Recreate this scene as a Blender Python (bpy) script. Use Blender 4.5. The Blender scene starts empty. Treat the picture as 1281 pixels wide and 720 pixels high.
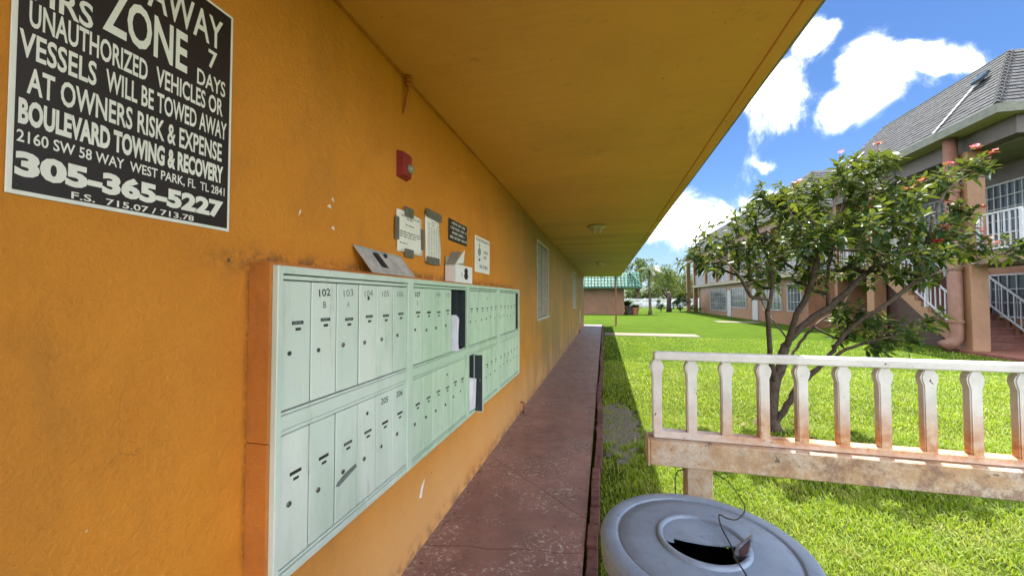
import bpy, bmesh, math, random
import numpy as np
from mathutils import Vector, Matrix, Quaternion
random.seed(7); rng = np.random.default_rng(7)
S = bpy.context.scene; COL = S.collection
R = math.radians
# ------------------------------------------------------------------ camera
CAM = (0.0, 0.0, 1.45)
cd = bpy.data.cameras.new('camera'); cam = bpy.data.objects.new('camera', cd); COL.objects.link(cam)
cam.location = CAM; cam.rotation_euler = (R(90 + 1.584), 0, R(13.744))
cd.sensor_width = 36; cd.lens = 470 / 1281 * 36; cd.clip_start = 0.02; cd.clip_end = 3000
S.camera = cam
# ------------------------------------------------------------------ sun, sky, exposure
SUN = Vector((0.17, 0.42, 1.0)).normalized()
sun_el = math.asin(SUN.z); sun_az = math.atan2(SUN.x, SUN.y)
ld = bpy.data.lights.new('sun', 'SUN'); ld.energy = 2.7; ld.angle = R(0.5); ld.color = (1, 0.95, 0.86)
lo = bpy.data.objects.new('sun', ld); COL.objects.link(lo)
lo.rotation_euler = (-SUN).to_track_quat('-Z', 'Y').to_euler()
S.view_settings.view_transform = 'Standard'; S.view_settings.look = 'None'
S.view_settings.exposure = 2.65; S.view_settings.gamma = 1
S.cycles.max_bounces = 8; S.cycles.diffuse_bounces = 5; S.cycles.transparent_max_bounces = 8
W = bpy.data.worlds.new('World'); S.world = W; W.use_nodes = True
nt = W.node_tree; nt.nodes.clear()
def N(nt, typ, ins=None, **kw):
    n = nt.nodes.new(typ)
    for k, v in kw.items(): setattr(n, k, v)
    for k, v in (ins or {}).items():
        if isinstance(v, bpy.types.NodeSocket): nt.links.new(v, n.inputs[k])
        elif isinstance(v, bpy.types.Node): nt.links.new(v.outputs[0], n.inputs[k])
        else: n.inputs[k].default_value = v
    return n
def M_(nt, op, a, b=None, c=None, clamp=False):
    n = N(nt, 'ShaderNodeMath', operation=op); n.use_clamp = clamp
    for i, v in enumerate((a, b, c)):
        if v is None: continue
        if isinstance(v, (int, float)): n.inputs[i].default_value = v
        else: nt.links.new(v if isinstance(v, bpy.types.NodeSocket) else v.outputs[0], n.inputs[i])
    return n.outputs[0]
def VM(nt, op, a, b=None):
    n = N(nt, 'ShaderNodeVectorMath', operation=op)
    for i, v in enumerate((a, b)):
        if v is None: continue
        if isinstance(v, (tuple, Vector)): n.inputs[i].default_value = v
        else: nt.links.new(v if isinstance(v, bpy.types.NodeSocket) else v.outputs[0], n.inputs[i])
    return n
def MIX(nt, f, a, b, mode='MIX'):
    n = nt.nodes.new('ShaderNodeMix'); n.data_type = 'RGBA'; n.blend_type = mode
    for i, v in ((0, f), (6, a), (7, b)):
        if isinstance(v, (int, float)): n.inputs[i].default_value = v
        elif isinstance(v, tuple): n.inputs[i].default_value = (*v[:3], 1)
        else: nt.links.new(v, n.inputs[i])
    return n.outputs[2]
def RAMP(nt, v, lo, hi, a=0.0, b=1.0):
    n = N(nt, 'ShaderNodeMapRange', {1: lo, 2: hi, 3: a, 4: b}); n.interpolation_type = 'SMOOTHSTEP'
    nt.links.new(v, n.inputs[0]); return n.outputs[0]
def pixdir(px, py):          # direction of a place in the sky, for the clouds
    v = Vector(((px - 640) / 470, (360 - py) / 470, -1)); v.normalize()
    return cam.rotation_euler.to_matrix() @ v
sky = N(nt, 'ShaderNodeTexSky', sky_type='NISHITA', sun_disc=False)
sky.sun_elevation = sun_el; sky.sun_rotation = sun_az; sky.air_density = 1.0; sky.dust_density = 0.15; sky.ozone_density = 3.0
tc = N(nt, 'ShaderNodeTexCoord'); D = tc.outputs['Generated']
hs = N(nt, 'ShaderNodeHueSaturation', {'Hue': 0.508, 'Saturation': 1.22, 'Value': 0.50, 'Color': sky.outputs[0]})
nz = N(nt, 'ShaderNodeTexNoise', {'Vector': D, 'Scale': 6.0, 'Detail': 9.0, 'Roughness': 0.64, 'Distortion': 0.5})
wv = N(nt, 'ShaderNodeTexNoise', {'Vector': D, 'Scale': 7.0, 'Detail': 4.0})
off = VM(nt, 'SCALE', VM(nt, 'SUBTRACT', wv.outputs['Color'], (0.5, 0.5, 0.5))); off.inputs[3].default_value = 0.10
Dw = VM(nt, 'ADD', D, off).outputs[0]
blobs = [(1015, 45, 34, 30, 0, 1.0), (965, 115, 75, 42, -25, 1.1), (1090, 85, 62, 44, -10, 1.15), (1060, 130, 60, 45, 10, 1.2), (1170, 72, 70, 22, -8, 1.0),
         (880, 285, 150, 38, -8, 1.15), (960, 262, 60, 30, -20, 1.0), (850, 262, 60, 30, 0, 0.8), (965, 205, 22, 8, 0, 0.55), (1000, 262, 50, 40, 0, .9), (885, 225, 16, 12, 0, .6), (1060, 175, 30, 14, 0, .55)]
tot = None
for px, py, sx, sy, rot, amp in blobs:
    c = pixdir(px, py); ex = (pixdir(px + math.cos(R(rot)), py - math.sin(R(-rot)) * -1) - c); ex = ex.normalized()
    ey = c.cross(ex).normalized()
    k = 1 / (470 / max(1e-3, (pixdir(640, 360).dot(c))))    # radians per pixel there, roughly
    k *= pixdir(640, 360).dot(c)
    d = VM(nt, 'SUBTRACT', Dw, tuple(c)).outputs[0]
    u = M_(nt, 'DIVIDE', VM(nt, 'DOT_PRODUCT', d, tuple(ex)).outputs['Value'], sx * k)
    v = M_(nt, 'DIVIDE', VM(nt, 'DOT_PRODUCT', d, tuple(ey)).outputs['Value'], sy * k)
    r2 = M_(nt, 'ADD', M_(nt, 'MULTIPLY', u, u), M_(nt, 'MULTIPLY', v, v))
    g = M_(nt, 'MULTIPLY', M_(nt, 'EXPONENT', M_(nt, 'MULTIPLY', r2, -0.7)), amp)
    g = M_(nt, 'MULTIPLY', g, M_(nt, 'GREATER_THAN', VM(nt, 'DOT_PRODUCT', D, tuple(c)).outputs['Value'], 0.0))
    tot = g if tot is None else M_(nt, 'MAXIMUM', tot, g)
sep = N(nt, 'ShaderNodeSeparateXYZ', {0: D})
# scattered clouds go on unseen out of view, their cover raised to brighten shade
big = N(nt, 'ShaderNodeTexNoise', {'Vector': D, 'Scale': 2.6, 'Detail': 3.0})
fwd = VM(nt, 'DOT_PRODUCT', D, tuple(pixdir(1000, 200))).outputs['Value']
away = RAMP(nt, fwd, 0.62, 0.86, 1.0, 0.0)
wide = M_(nt, 'MULTIPLY', RAMP(nt, big.outputs[0], 0.43, 0.55), away)
tot = M_(nt, 'MAXIMUM', tot, wide)
dens = M_(nt, 'ADD', tot, M_(nt, 'MULTIPLY', M_(nt, 'SUBTRACT', nz.outputs[0], 0.5), 2.5))
cov = M_(nt, 'POWER', RAMP(nt, dens, 0.32, 1.00), 1.7)
shade = RAMP(nt, dens, 0.5, 1.5, 0.55, 1.12)
haze = RAMP(nt, sep.outputs[2], -0.02, 0.22, 0.55, 0.0)
bg1 = N(nt, 'ShaderNodeBackground', {'Color': hs.outputs[0], 'Strength': 0.05})
cc = N(nt, 'ShaderNodeCombineColor', {0: shade, 1: shade, 2: M_(nt, 'MULTIPLY', shade, 1.02)})
bg2 = N(nt, 'ShaderNodeBackground', {'Color': cc.outputs[0], 'Strength': 1.25})
bgh = N(nt, 'ShaderNodeBackground', {'Color': (0.38, 0.62, 1.0, 1), 'Strength': 0.13})
m0 = N(nt, 'ShaderNodeMixShader', {0: haze, 1: bg1.outputs[0], 2: bgh.outputs[0]})
m1 = N(nt, 'ShaderNodeMixShader', {0: cov, 1: m0.outputs[0], 2: bg2.outputs[0]})
N(nt, 'ShaderNodeOutputWorld', {0: m1.outputs[0]})

# ------------------------------------------------------------------ materials
def new_mat(name):
    m = bpy.data.materials.new(name); m.use_nodes = True; t = m.node_tree; t.nodes.clear()
    return m, t
def finish(t, col, rough, bump=None, metal=0.0, extra=None):
    p = N(t, 'ShaderNodeBsdfPrincipled', {'Metallic': metal})
    if isinstance(col, tuple): p.inputs['Base Color'].default_value = (*col[:3], 1)
    else: t.links.new(col, p.inputs['Base Color'])
    if isinstance(rough, (int, float)): p.inputs['Roughness'].default_value = rough
    else: t.links.new(rough, p.inputs['Roughness'])
    if bump is not None: t.links.new(bump, p.inputs['Normal'])
    N(t, 'ShaderNodeOutputMaterial', {0: p.outputs[0]}); return p
def POS(t): return N(t, 'ShaderNodeNewGeometry').outputs['Position']
def NOI(t, vec, sc, det=4.0, rough=0.55, dist=0.0, st=None):
    if st:
        vec = VM(t, 'MULTIPLY', vec, st).outputs[0]
    return N(t, 'ShaderNodeTexNoise', {'Vector': vec, 'Scale': sc, 'Detail': det, 'Roughness': rough, 'Distortion': dist}).outputs[0]
def BUMP(t, h, s, d, prev=None):
    n = N(t, 'ShaderNodeBump', {'Height': h, 'Strength': s, 'Distance': d})
    if prev is not None: t.links.new(prev, n.inputs['Normal'])
    return n.outputs[0]
MATS = {}
def simple(name, c, rough=0.6, var=0.25, sc=6.0, metal=0.0, bump=0.15, bsc=40.0, bd=0.003, c2=None, rand=False):
    m, t = new_mat(name); P = POS(t)
    a = NOI(t, P, sc, 6.0, 0.6)
    c2 = c2 or tuple(x * (1 - var) for x in c)
    col = MIX(t, RAMP(t, a, 0.35, 0.68), c, c2)
    if rand:
        oi = N(t, 'ShaderNodeObjectInfo').outputs['Random']; ri = N(t, 'ShaderNodeNewGeometry').outputs['Random Per Island']
        f = M_(t, 'FRACT', M_(t, 'ADD', oi, ri))
        col = MIX(t, 1.0, col, N(t, 'ShaderNodeCombineColor', {0: RAMP(t, f, 0, 1, .72, 1.12), 1: RAMP(t, f, 0, 1, .72, 1.12), 2: RAMP(t, f, 0, 1, .72, 1.12)}).outputs[0], 'MULTIPLY')
    finish(t, col, RAMP(t, a, 0, 1, rough - .08, rough + .08), BUMP(t, NOI(t, P, bsc, 5.0), bump, bd) if bump else None, metal)
    MATS[name] = m; return m

def stucco(name, c1, c2, dirt=(0.09, 0.055, 0.02), dirt_amt=0.5, far=False, chips=True):
    m, t = new_mat(name); P = POS(t)
    sx = N(t, 'ShaderNodeSeparateXYZ', {0: P})
    col = MIX(t, RAMP(t, NOI(t, P, 1.1, 5.0, 0.6), 0.35, 0.65), c1, c2)
    col = MIX(t, RAMP(t, NOI(t, P, 9.0, 8.0, 0.7), 0.50, 0.78, 0, dirt_amt * .5), col, dirt)
    streak = NOI(t, P, 3.0, 7.0, 0.65, 0.3, (1, 1, 0.28))
    col = MIX(t, RAMP(t, streak, 0.52, 0.75, 0, dirt_amt), col, dirt)
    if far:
        bounce_fade = M_(t, 'MULTIPLY', RAMP(t, sx.outputs[2], .75, .15), RAMP(t, NOI(t, P, 1.6, 4.0), .25, .6, .5, .9))
        col = MIX(t, bounce_fade, col, (0.72, 0.40, 0.15))  # paler tan low down: bounced sunlight painted in, with some real fading
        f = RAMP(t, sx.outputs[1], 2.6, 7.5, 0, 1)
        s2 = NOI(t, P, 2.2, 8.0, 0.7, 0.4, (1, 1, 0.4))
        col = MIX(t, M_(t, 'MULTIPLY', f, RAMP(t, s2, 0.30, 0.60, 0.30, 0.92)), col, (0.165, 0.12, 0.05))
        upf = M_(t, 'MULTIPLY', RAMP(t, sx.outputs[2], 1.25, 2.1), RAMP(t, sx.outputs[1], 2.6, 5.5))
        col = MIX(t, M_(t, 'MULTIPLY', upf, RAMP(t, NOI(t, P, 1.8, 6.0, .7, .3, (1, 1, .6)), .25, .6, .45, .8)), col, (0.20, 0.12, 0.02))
        low = RAMP(t, sx.outputs[2], 0.02, 0.16, 0.65, 0.0)       # splash dirt along the floor
        col = MIX(t, M_(t, 'MULTIPLY', low, RAMP(t, NOI(t, P, 14.0, 5.0), .4, .6)), col, (0.13, 0.07, 0.045))
        # grime round the mailbox housing, with an outline of its own
        gy = RAMP(t, M_(t, 'ABSOLUTE', M_(t, 'SUBTRACT', sx.outputs[1], 0.86)), 0.0, 0.20, 1, 0)
        gz = M_(t, 'MULTIPLY', RAMP(t, M_(t, 'ABSOLUTE', M_(t, 'SUBTRACT', sx.outputs[2], 1.56)), 0.0, 0.06, 1, 0), RAMP(t, sx.outputs[1], 4.1, 4.3, 1, 0))
        g2 = RAMP(t, M_(t, 'ABSOLUTE', M_(t, 'SUBTRACT', sx.outputs[1], 0.902)), 0.0, 0.03, 1, 0)
        g2 = M_(t, 'MULTIPLY', g2, RAMP(t, sx.outputs[2], 1.56, 1.64, 1, 0))
        g = M_(t, 'MAXIMUM', M_(t, 'MULTIPLY', gz, RAMP(t, sx.outputs[1], .7, .95)), M_(t, 'MULTIPLY', g2, .8))
        col = MIX(t, M_(t, 'MULTIPLY', g, RAMP(t, NOI(t, P, 22.0, 5.0, .7), .38, .60, 0, .8)), col, (0.10, 0.05, 0.02))
        # scattered dark nicks
        v = N(t, 'ShaderNodeTexVoronoi', {'Vector': P, 'Scale': 15.0}); v.feature = 'F1'
        nick = M_(t, 'MULTIPLY', RAMP(t, v.outputs['Distance'], 0.05, 0.10, 1, 0), RAMP(t, NOI(t, P, 1.7, 2.0), .56, .62))
        col = MIX(t, M_(t, 'MULTIPLY', nick, .8), col, (0.05, 0.02, 0.01))
    if chips:
        ch = RAMP(t, NOI(t, P, 34.0, 3.0, 0.7, 1.5), 0.765, 0.78)
        col = MIX(t, ch, col, (0.75, 0.70, 0.55))
    wq = VM(t, 'ADD', P, VM(t, 'MULTIPLY', N(t, 'ShaderNodeTexNoise', {'Vector': P, 'Scale': 5.0, 'Detail': 5.0}).outputs['Color'], (.22, .22, .22)).outputs[0]).outputs[0]
    cr_ = N(t, 'ShaderNodeTexVoronoi', {'Vector': wq, 'Scale': 2.6}, feature='DISTANCE_TO_EDGE')
    ck = M_(t, 'MULTIPLY', RAMP(t, cr_.outputs['Distance'], 0.0, 0.004, 1, 0), RAMP(t, NOI(t, P, 2.6, 3.0), .58, .66))
    col = MIX(t, M_(t, 'MULTIPLY', ck, .32), col, dirt)
    b = BUMP(t, NOI(t, P, 7.0, 6.0, .6), 0.5, 0.02)
    b = BUMP(t, NOI(t, P, 70.0, 8.0, .75), 0.75, 0.008, b)
    vv = N(t, 'ShaderNodeTexVoronoi', {'Vector': P, 'Scale': 30.0}); vv.feature = 'SMOOTH_F1'
    b = BUMP(t, vv.outputs['Distance'], 0.18, 0.006, b)
    finish(t, col, 0.50, b); MATS[name] = m; return m
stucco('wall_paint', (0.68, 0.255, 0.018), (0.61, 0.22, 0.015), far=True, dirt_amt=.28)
stucco('housing_paint', (0.58, 0.20, 0.03), (0.46, 0.15, 0.02), dirt_amt=.6)
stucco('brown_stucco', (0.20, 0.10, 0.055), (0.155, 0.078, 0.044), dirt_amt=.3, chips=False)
stucco('shaded_stucco', (0.085, 0.070, 0.068), (0.068, 0.055, 0.054), dirt_amt=.3, chips=False)  # brown stucco darkened: deep balcony shade put into its colour
stucco('orange_stucco', (0.25, 0.135, 0.075), (0.21, 0.11, 0.06), dirt_amt=.35, chips=False)
stucco('pale_stucco', (0.24, 0.235, 0.30), (0.20, 0.195, 0.25), dirt_amt=.15, chips=False)
def soffit_mat():
    m, t = new_mat('soffit_paint'); P = POS(t); sx = N(t, 'ShaderNodeSeparateXYZ', {0: P})
    col = MIX(t, RAMP(t, NOI(t, P, .8, 5.0, .6), .35, .65), (0.78, 0.38, 0.085), (0.70, 0.34, 0.075))
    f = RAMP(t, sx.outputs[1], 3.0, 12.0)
    col = MIX(t, f, col, (0.40, 0.27, 0.10))  # turns dull beige with distance: light off the grass put into the colour
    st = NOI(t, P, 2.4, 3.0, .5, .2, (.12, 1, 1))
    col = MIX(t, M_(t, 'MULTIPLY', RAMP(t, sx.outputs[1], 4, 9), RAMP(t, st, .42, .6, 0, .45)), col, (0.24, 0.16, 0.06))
    col = MIX(t, RAMP(t, NOI(t, P, 40.0, 2.0, .5), .74, .77, 0, .8), col, (0.09, 0.05, 0.02))
    col = MIX(t, RAMP(t, NOI(t, P, 5.0, 8.0, .75, .5), .56, .75, 0, .4), col, (0.20, 0.11, 0.03))
    b = BUMP(t, NOI(t, P, 2.2, 3.0, .5, .2, (.3, 2.2, 1)), .45, .03)
    b = BUMP(t, NOI(t, P, 60.0, 5.0), .3, .004, b)
    finish(t, col, .6, b); MATS['soffit'] = m
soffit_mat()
def walkway_mat():
    m, t = new_mat('red_walkway_paint'); P = POS(t); sx = N(t, 'ShaderNodeSeparateXYZ', {0: P})
    col = MIX(t, RAMP(t, NOI(t, P, 2.5, 7.0, .65), .32, .68), (0.30, 0.165, 0.150), (0.20, 0.115, 0.107))
    col = MIX(t, RAMP(t, NOI(t, P, 11.0, 9.0, .75), .52, .72, 0, .7), col, (0.11, 0.075, 0.072))
    patch = RAMP(t, NOI(t, P, 1.9, 4.0, .6, .6), .43, .56)
    worn = RAMP(t, NOI(t, P, 38.0, 7.0, .8, .5), .545, .60)
    col = MIX(t, M_(t, 'MULTIPLY', patch, worn), col, (0.52, 0.46, 0.43))
    edge = RAMP(t, sx.outputs[0], -1.02, -.93, 1, 0)
    col = MIX(t, M_(t, 'MULTIPLY', edge, RAMP(t, NOI(t, P, 26.0, 8.0, .8), .5, .58)), col, (0.34, 0.27, 0.25))
    col = MIX(t, RAMP(t, sx.outputs[1], 13.5, 17.0, 0, .8), col, (0.30, 0.27, 0.29))  # greyer far end: bounced light there painted into the walkway colour
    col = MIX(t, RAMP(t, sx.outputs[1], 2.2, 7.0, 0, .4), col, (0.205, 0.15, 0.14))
    b = BUMP(t, NOI(t, P, 30.0, 8.0, .7), .5, .006)
    finish(t, col, RAMP(t, NOI(t, P, 9.0, 5.0), .3, .7, .38, .62), b); MATS['walkway'] = m
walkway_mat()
def mail_mat():
    m, t = new_mat('mailbox_green_grey_paint'); P = POS(t); sx = N(t, 'ShaderNodeSeparateXYZ', {0: P})
    f = N(t, 'ShaderNodeNewGeometry').outputs['Random Per Island']; oi = N(t, 'ShaderNodeObjectInfo').outputs['Random']
    col = MIX(t, oi, (0.60, 0.69, 0.66), (0.70, 0.76, 0.74))
    col = MIX(t, RAMP(t, NOI(t, P, 6.0, 7.0, .65, .2, (1, 1, .25)), .42, .75, 0, .55), col, (0.40, 0.52, 0.43))
    col = MIX(t, RAMP(t, NOI(t, P, 70.0, 4.0, .7, .3, (1, 1, .5)), .70, .74, 0, .8), col, (0.70, 0.72, 0.68))
    col = MIX(t, RAMP(t, NOI(t, P, 16.0, 9.0, .8, .3, (1, 1, .12)), .55, .72, 0, .6), col, (0.22, 0.28, 0.22))
    col = MIX(t, RAMP(t, sx.outputs[1], 1.45, 1.95), col, (0.80, 0.92, 0.79), 'MULTIPLY')
    drip = RAMP(t, NOI(t, P, 30.0, 4.0, .6, .2, (1, 1, .06)), .66, .72, 0, .55)
    col = MIX(t, M_(t, 'MULTIPLY', drip, RAMP(t, NOI(t, P, 5.0, 3.0), .45, .6)), col, (0.74, 0.77, 0.74))
    finish(t, col, RAMP(t, NOI(t, P, 12.0, 5.0), .3, .7, .34, .6), BUMP(t, NOI(t, P, 9.0, 6.0), .25, .006), 0.1); MATS['mail'] = m
mail_mat()
def rail_mat():
    m, t = new_mat('chipped_white_railing_paint'); P = POS(t); sx = N(t, 'ShaderNodeSeparateXYZ', {0: P})
    col = MIX(t, RAMP(t, NOI(t, P, 12.0, 6.0, .6), .35, .7), (0.70, 0.70, 0.72), (0.56, 0.56, 0.57))
    # rust water has run down and stained the feet of the balusters and the box beam
    low = M_(t, 'MULTIPLY', RAMP(t, sx.outputs[2], 0.985, 1.17, 1.0, 0.0), RAMP(t, sx.outputs[2], 0.96, 0.992, .55, 1.0))
    side = RAMP(t, sx.outputs[0], .25, .55, .35, 1)
    rust = M_(t, 'MULTIPLY', M_(t, 'MULTIPLY', low, side), RAMP(t, NOI(t, P, 17.0, 9.0, .8), .25, .55, .35, 1.0))
    col = MIX(t, rust, col, MIX(t, RAMP(t, NOI(t, P, 40.0, 5.0), .4, .6), (0.47, 0.185, 0.065), (0.56, 0.34, 0.19)))
    chip = RAMP(t, NOI(t, P, 26.0, 5.0, .7, .6), .675, .69)
    col = MIX(t, chip, col, (0.06, 0.045, 0.04))
    finish(t, col, .5, BUMP(t, NOI(t, P, 60.0, 6.0, .7), .25, .003)); MATS['rail'] = m
    m, t = new_mat('rusty_beam_paint'); P = POS(t); sx = N(t, 'ShaderNodeSeparateXYZ', {0: P})
    g = NOI(t, P, 7.0, 12.0, .85, .2)
    col = MIX(t, RAMP(t, g, .40, .56), (0.56, 0.50, 0.44), (0.46, 0.30, 0.18))
    col = MIX(t, M_(t, 'MULTIPLY', RAMP(t, NOI(t, P, 11.0, 14.0, .85, .2), .44, .58, 0, .9), RAMP(t, sx.outputs[0], .35, .7, .25, 1.0)), col, (0.22, 0.13, 0.10))
    col = MIX(t, RAMP(t, NOI(t, P, 75.0, 4.0, .7), .62, .68, 0, .8), col, (0.14, 0.10, 0.085))
    col = MIX(t, RAMP(t, NOI(t, P, 16.0, 4.0, .6, .8), .67, .685), col, (0.10, 0.09, 0.09))
    finish(t, col, .6, BUMP(t, NOI(t, P, 45.0, 8.0, .75), .5, .004)); MATS['beam'] = m
rail_mat()
def leaf_mat(name, c1, c2, ctip, tr=0.5, gloss=.35, tipf=.86, gf=.5):
    m, t = new_mat(name); P = POS(t)
    g = N(t, 'ShaderNodeNewGeometry').outputs['Random Per Island']; oi = N(t, 'ShaderNodeObjectInfo').outputs['Random']
    f = M_(t, 'FRACT', M_(t, 'ADD', g, oi))
    col = MIX(t, f, c1, c2)
    col = MIX(t, RAMP(t, f, tipf, tipf + .04), col, ctip)
    if name == 'grass_blade':
        col = MIX(t, RAMP(t, NOI(t, P, 1.9, 5.0, .65), .50, .68, 0, .55), col, (0.37, 0.34, 0.12)); col = MIX(t, RAMP(t, NOI(t, P, .9, 3.0), .35, .6, .45, 0), col, (0.09, 0.19, 0.012))
    d = N(t, 'ShaderNodeBsdfDiffuse', {'Color': col}); tl = N(t, 'ShaderNodeBsdfTranslucent', {'Color': MIX(t, .55, col, (0.35, 0.42, 0.03))})
    mx = N(t, 'ShaderNodeMixShader', {0: tr, 1: d.outputs[0], 2: tl.outputs[0]})
    gl = N(t, 'ShaderNodeBsdfGlossy', {'Color': (1, 1, 1, 1), 'Roughness': gloss}); lw = N(t, 'ShaderNodeLayerWeight', {'Blend': .28})
    mg = N(t, 'ShaderNodeMixShader', {0: M_(t, 'MULTIPLY_ADD', lw.outputs['Fresnel'], gf, .03 if gf > .3 else .0), 1: mx.outputs[0], 2: gl.outputs[0]})
    N(t, 'ShaderNodeOutputMaterial', {0: mg.outputs[0]}); MATS[name] = m; return m
leaf_mat('shrub_leaf', (0.011, 0.034, 0.015), (0.032, 0.072, 0.018), (0.14, 0.17, 0.02), .22, .34, .86, .26)
leaf_mat('tree_leaf', (0.012, 0.034, 0.014), (0.032, 0.062, 0.020), (0.06, 0.085, 0.02), .25, .6, .9, .06)
leaf_mat('palm_leaf', (0.018, 0.042, 0.018), (0.04, 0.075, 0.024), (0.10, 0.09, 0.03), .25, .5, .9, .08)
leaf_mat('grass_blade', (0.15, 0.27, 0.010), (0.33, 0.44, 0.03), (0.55, 0.52, 0.22), .42, .6, .93, .08)
leaf_mat('flower_red', (0.42, 0.006, 0.030), (0.55, 0.012, 0.055), (0.60, 0.05, 0.08), .25, .5, .9, .05)
def ground_mat():
    m, t = new_mat('lawn_soil'); P = POS(t); sx = N(t, 'ShaderNodeSeparateXYZ', {0: P})
    col = MIX(t, RAMP(t, NOI(t, P, 1.3, 6.0, .65), .35, .65), (0.050, 0.088, 0.005), (0.034, 0.066, 0.005))
    col = MIX(t, RAMP(t, NOI(t, P, 18.0, 9.0, .8), .48, .66, 0, .8), col, (0.075, 0.12, 0.012))
    col = MIX(t, RAMP(t, NOI(t, P, .35, 5.0, .6), .58, .72, 0, .45), col, (0.11, 0.12, 0.03))
    near = RAMP(t, sx.outputs[1], 6.0, 10.0, .75, 0)
    col = MIX(t, near, col, (0.065, 0.085, 0.016))
    dx = M_(t, 'DIVIDE', M_(t, 'SUBTRACT', sx.outputs[0], .15), .24); dy = M_(t, 'DIVIDE', M_(t, 'SUBTRACT', sx.outputs[1], 4.5), .95)
    rr = M_(t, 'ADD', M_(t, 'ADD', M_(t, 'MULTIPLY', dx, dx), M_(t, 'MULTIPLY', dy, dy)), M_(t, 'MULTIPLY', M_(t, 'SUBTRACT', NOI(t, P, 7.0, 5.0), .5), 2.0))
    col = MIX(t, RAMP(t, rr, .8, 1.2, 1, 0), col, MIX(t, RAMP(t, NOI(t, P, 40.0, 6.0), .4, .6), (0.16, 0.14, 0.13), (0.26, 0.24, 0.22)))
    p_ = finish(t, col, 1.0, BUMP(t, NOI(t, P, 60.0, 6.0, .7), .8, .03)); p_.inputs['Specular IOR Level'].default_value = 0.05; MATS['lawn'] = m
ground_mat()
simple('sign_brown', (0.014, 0.006, 0.006), .5, .3, 4, bump=.05)
simple('sign_white', (0.80, 0.80, 0.78), .45, .08, 8, bump=0)
simple('black_print', (0.02, 0.02, 0.022), .6, .2, bump=0)
simple('faded_print', (0.16, 0.20, 0.20), .6, .4, 60, bump=0)
simple('blue_print', (0.05, 0.08, 0.17), .6, .2, bump=0)
simple('paper', (0.78, 0.77, 0.74), .8, .08, 9, bump=.1, bsc=14, bd=.01)
simple('duct_tape', (0.14, 0.14, 0.12), .5, .25, 20, bump=.2, bsc=120)
simple('dark_metal', (0.03, 0.035, 0.04), .5, .3, 12, metal=.3, bump=.1)
simple('compartment_dark', (0.035, 0.045, 0.055), .6, .3, 12, bump=.1)
simple('lock_metal', (0.22, 0.21, 0.17), .35, .5, 90, metal=.8, bump=.2, bsc=150)
simple('name_slot', (0.025, 0.027, 0.03), .4, .3, 40, bump=0)
simple('bare_metal', (0.52, 0.52, 0.54), .45, .3, 16, metal=.15, bump=.2, bsc=50)
simple('envelope', (0.78, 0.78, 0.88), .75, .12, 12, bump=.1)
simple('carton_white', (0.74, 0.74, 0.76), .7, .06, 7, bump=.05)
simple('carton_inside', (0.42, 0.37, 0.22), .8, .15, 7, bump=.05)
simple('carton_grey', (0.30, 0.31, 0.30), .7, .15, 7, bump=.05)
simple('alarm_red', (0.30, 0.03, 0.035), .4, .3, 14, bump=.1)
simple('clear_lens', (0.26, 0.26, 0.20), .12, .1, 20, bump=0)
simple('crack_dark', (0.02, 0.014, 0.012), .9, .3, 20, bump=.2)
simple('brick_red', (0.15, 0.062, 0.055), .85, .45, 22, bump=.7, bsc=60, bd=.006, rand=True)
def lid_mat():
    m, t = new_mat('lid_grey'); P = POS(t)
    col = MIX(t, RAMP(t, NOI(t, P, 7.0, 7.0, .65), .35, .65), (0.25, 0.335, 0.47), (0.195, 0.265, 0.375))
    col = MIX(t, RAMP(t, NOI(t, P, 24.0, 8.0, .75, .4), .54, .70, 0, .45), col, (0.09, 0.11, 0.14))
    col = MIX(t, RAMP(t, NOI(t, P, 120.0, 3.0, .7), .70, .74, 0, .6), col, (0.45, 0.50, 0.58))
    scr = NOI(t, P, 16.0, 4.0, .6, 2.5, (1, .15, 1)); ln = RAMP(t, M_(t, 'ABSOLUTE', M_(t, 'SUBTRACT', scr, .5)), .0, .006, 1, 0)
    col = MIX(t, M_(t, 'MULTIPLY', ln, RAMP(t, NOI(t, P, 4.0, 2.0), .5, .6, 0, .35)), col, (0.5, 0.55, 0.62))
    finish(t, col, RAMP(t, NOI(t, P, 10.0, 6.0), .3, .7, .26, .48), BUMP(t, NOI(t, P, 80.0, 5.0), .12, .002)); MATS['lid_grey'] = m
lid_mat()
simple('bin_brown', (0.045, 0.022, 0.018), .55, .3, 10, bump=.2)
simple('wire', (0.03, 0.028, 0.026), .5, .3, 30, metal=.4, bump=0)
simple('foil', (0.45, 0.50, 0.60), .25, .4, 40, metal=.7, bump=.3, bsc=70)
simple('foil_red', (0.10, 0.05, 0.06), .4, .4, 40, bump=.1)
simple('bark', (0.075, 0.052, 0.040), .85, .5, 26, bump=.7, bsc=60, bd=.008)
simple('bark_pale', (0.16, 0.12, 0.095), .8, .35, 26, bump=.5, bsc=60, bd=.005)
simple('concrete', (0.16, 0.135, 0.10), .85, .2, 6, bump=.4, bsc=30)
simple('shingle_grey', (0.033, 0.038, 0.048), .9, .25, 8, bump=.6, bsc=90, bd=.004, rand=True)
simple('trim_greenish', (0.15, 0.16, 0.135), .7, .2, 6, bump=.1)
simple('eave_beige', (0.26, 0.235, 0.18), .75, .12, 5, bump=.1)
simple('white_metal', (0.60, 0.61, 0.66), .5, .12, 10, bump=.05)
simple('rail_grey', (0.40, 0.415, 0.46), .5, .15, 10, bump=.05)
simple('bar_grey', (0.30, 0.31, 0.33), .5, .15, 10, bump=.05)
simple('glass_dark', (0.06, 0.08, 0.10), .12, .4, 1.2, bump=0)
simple('curtain', (0.16, 0.19, 0.24), .5, .5, 3.0, bump=0)
simple('stair_red', (0.13, 0.05, 0.04), .7, .3, 9, bump=.2)
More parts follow.
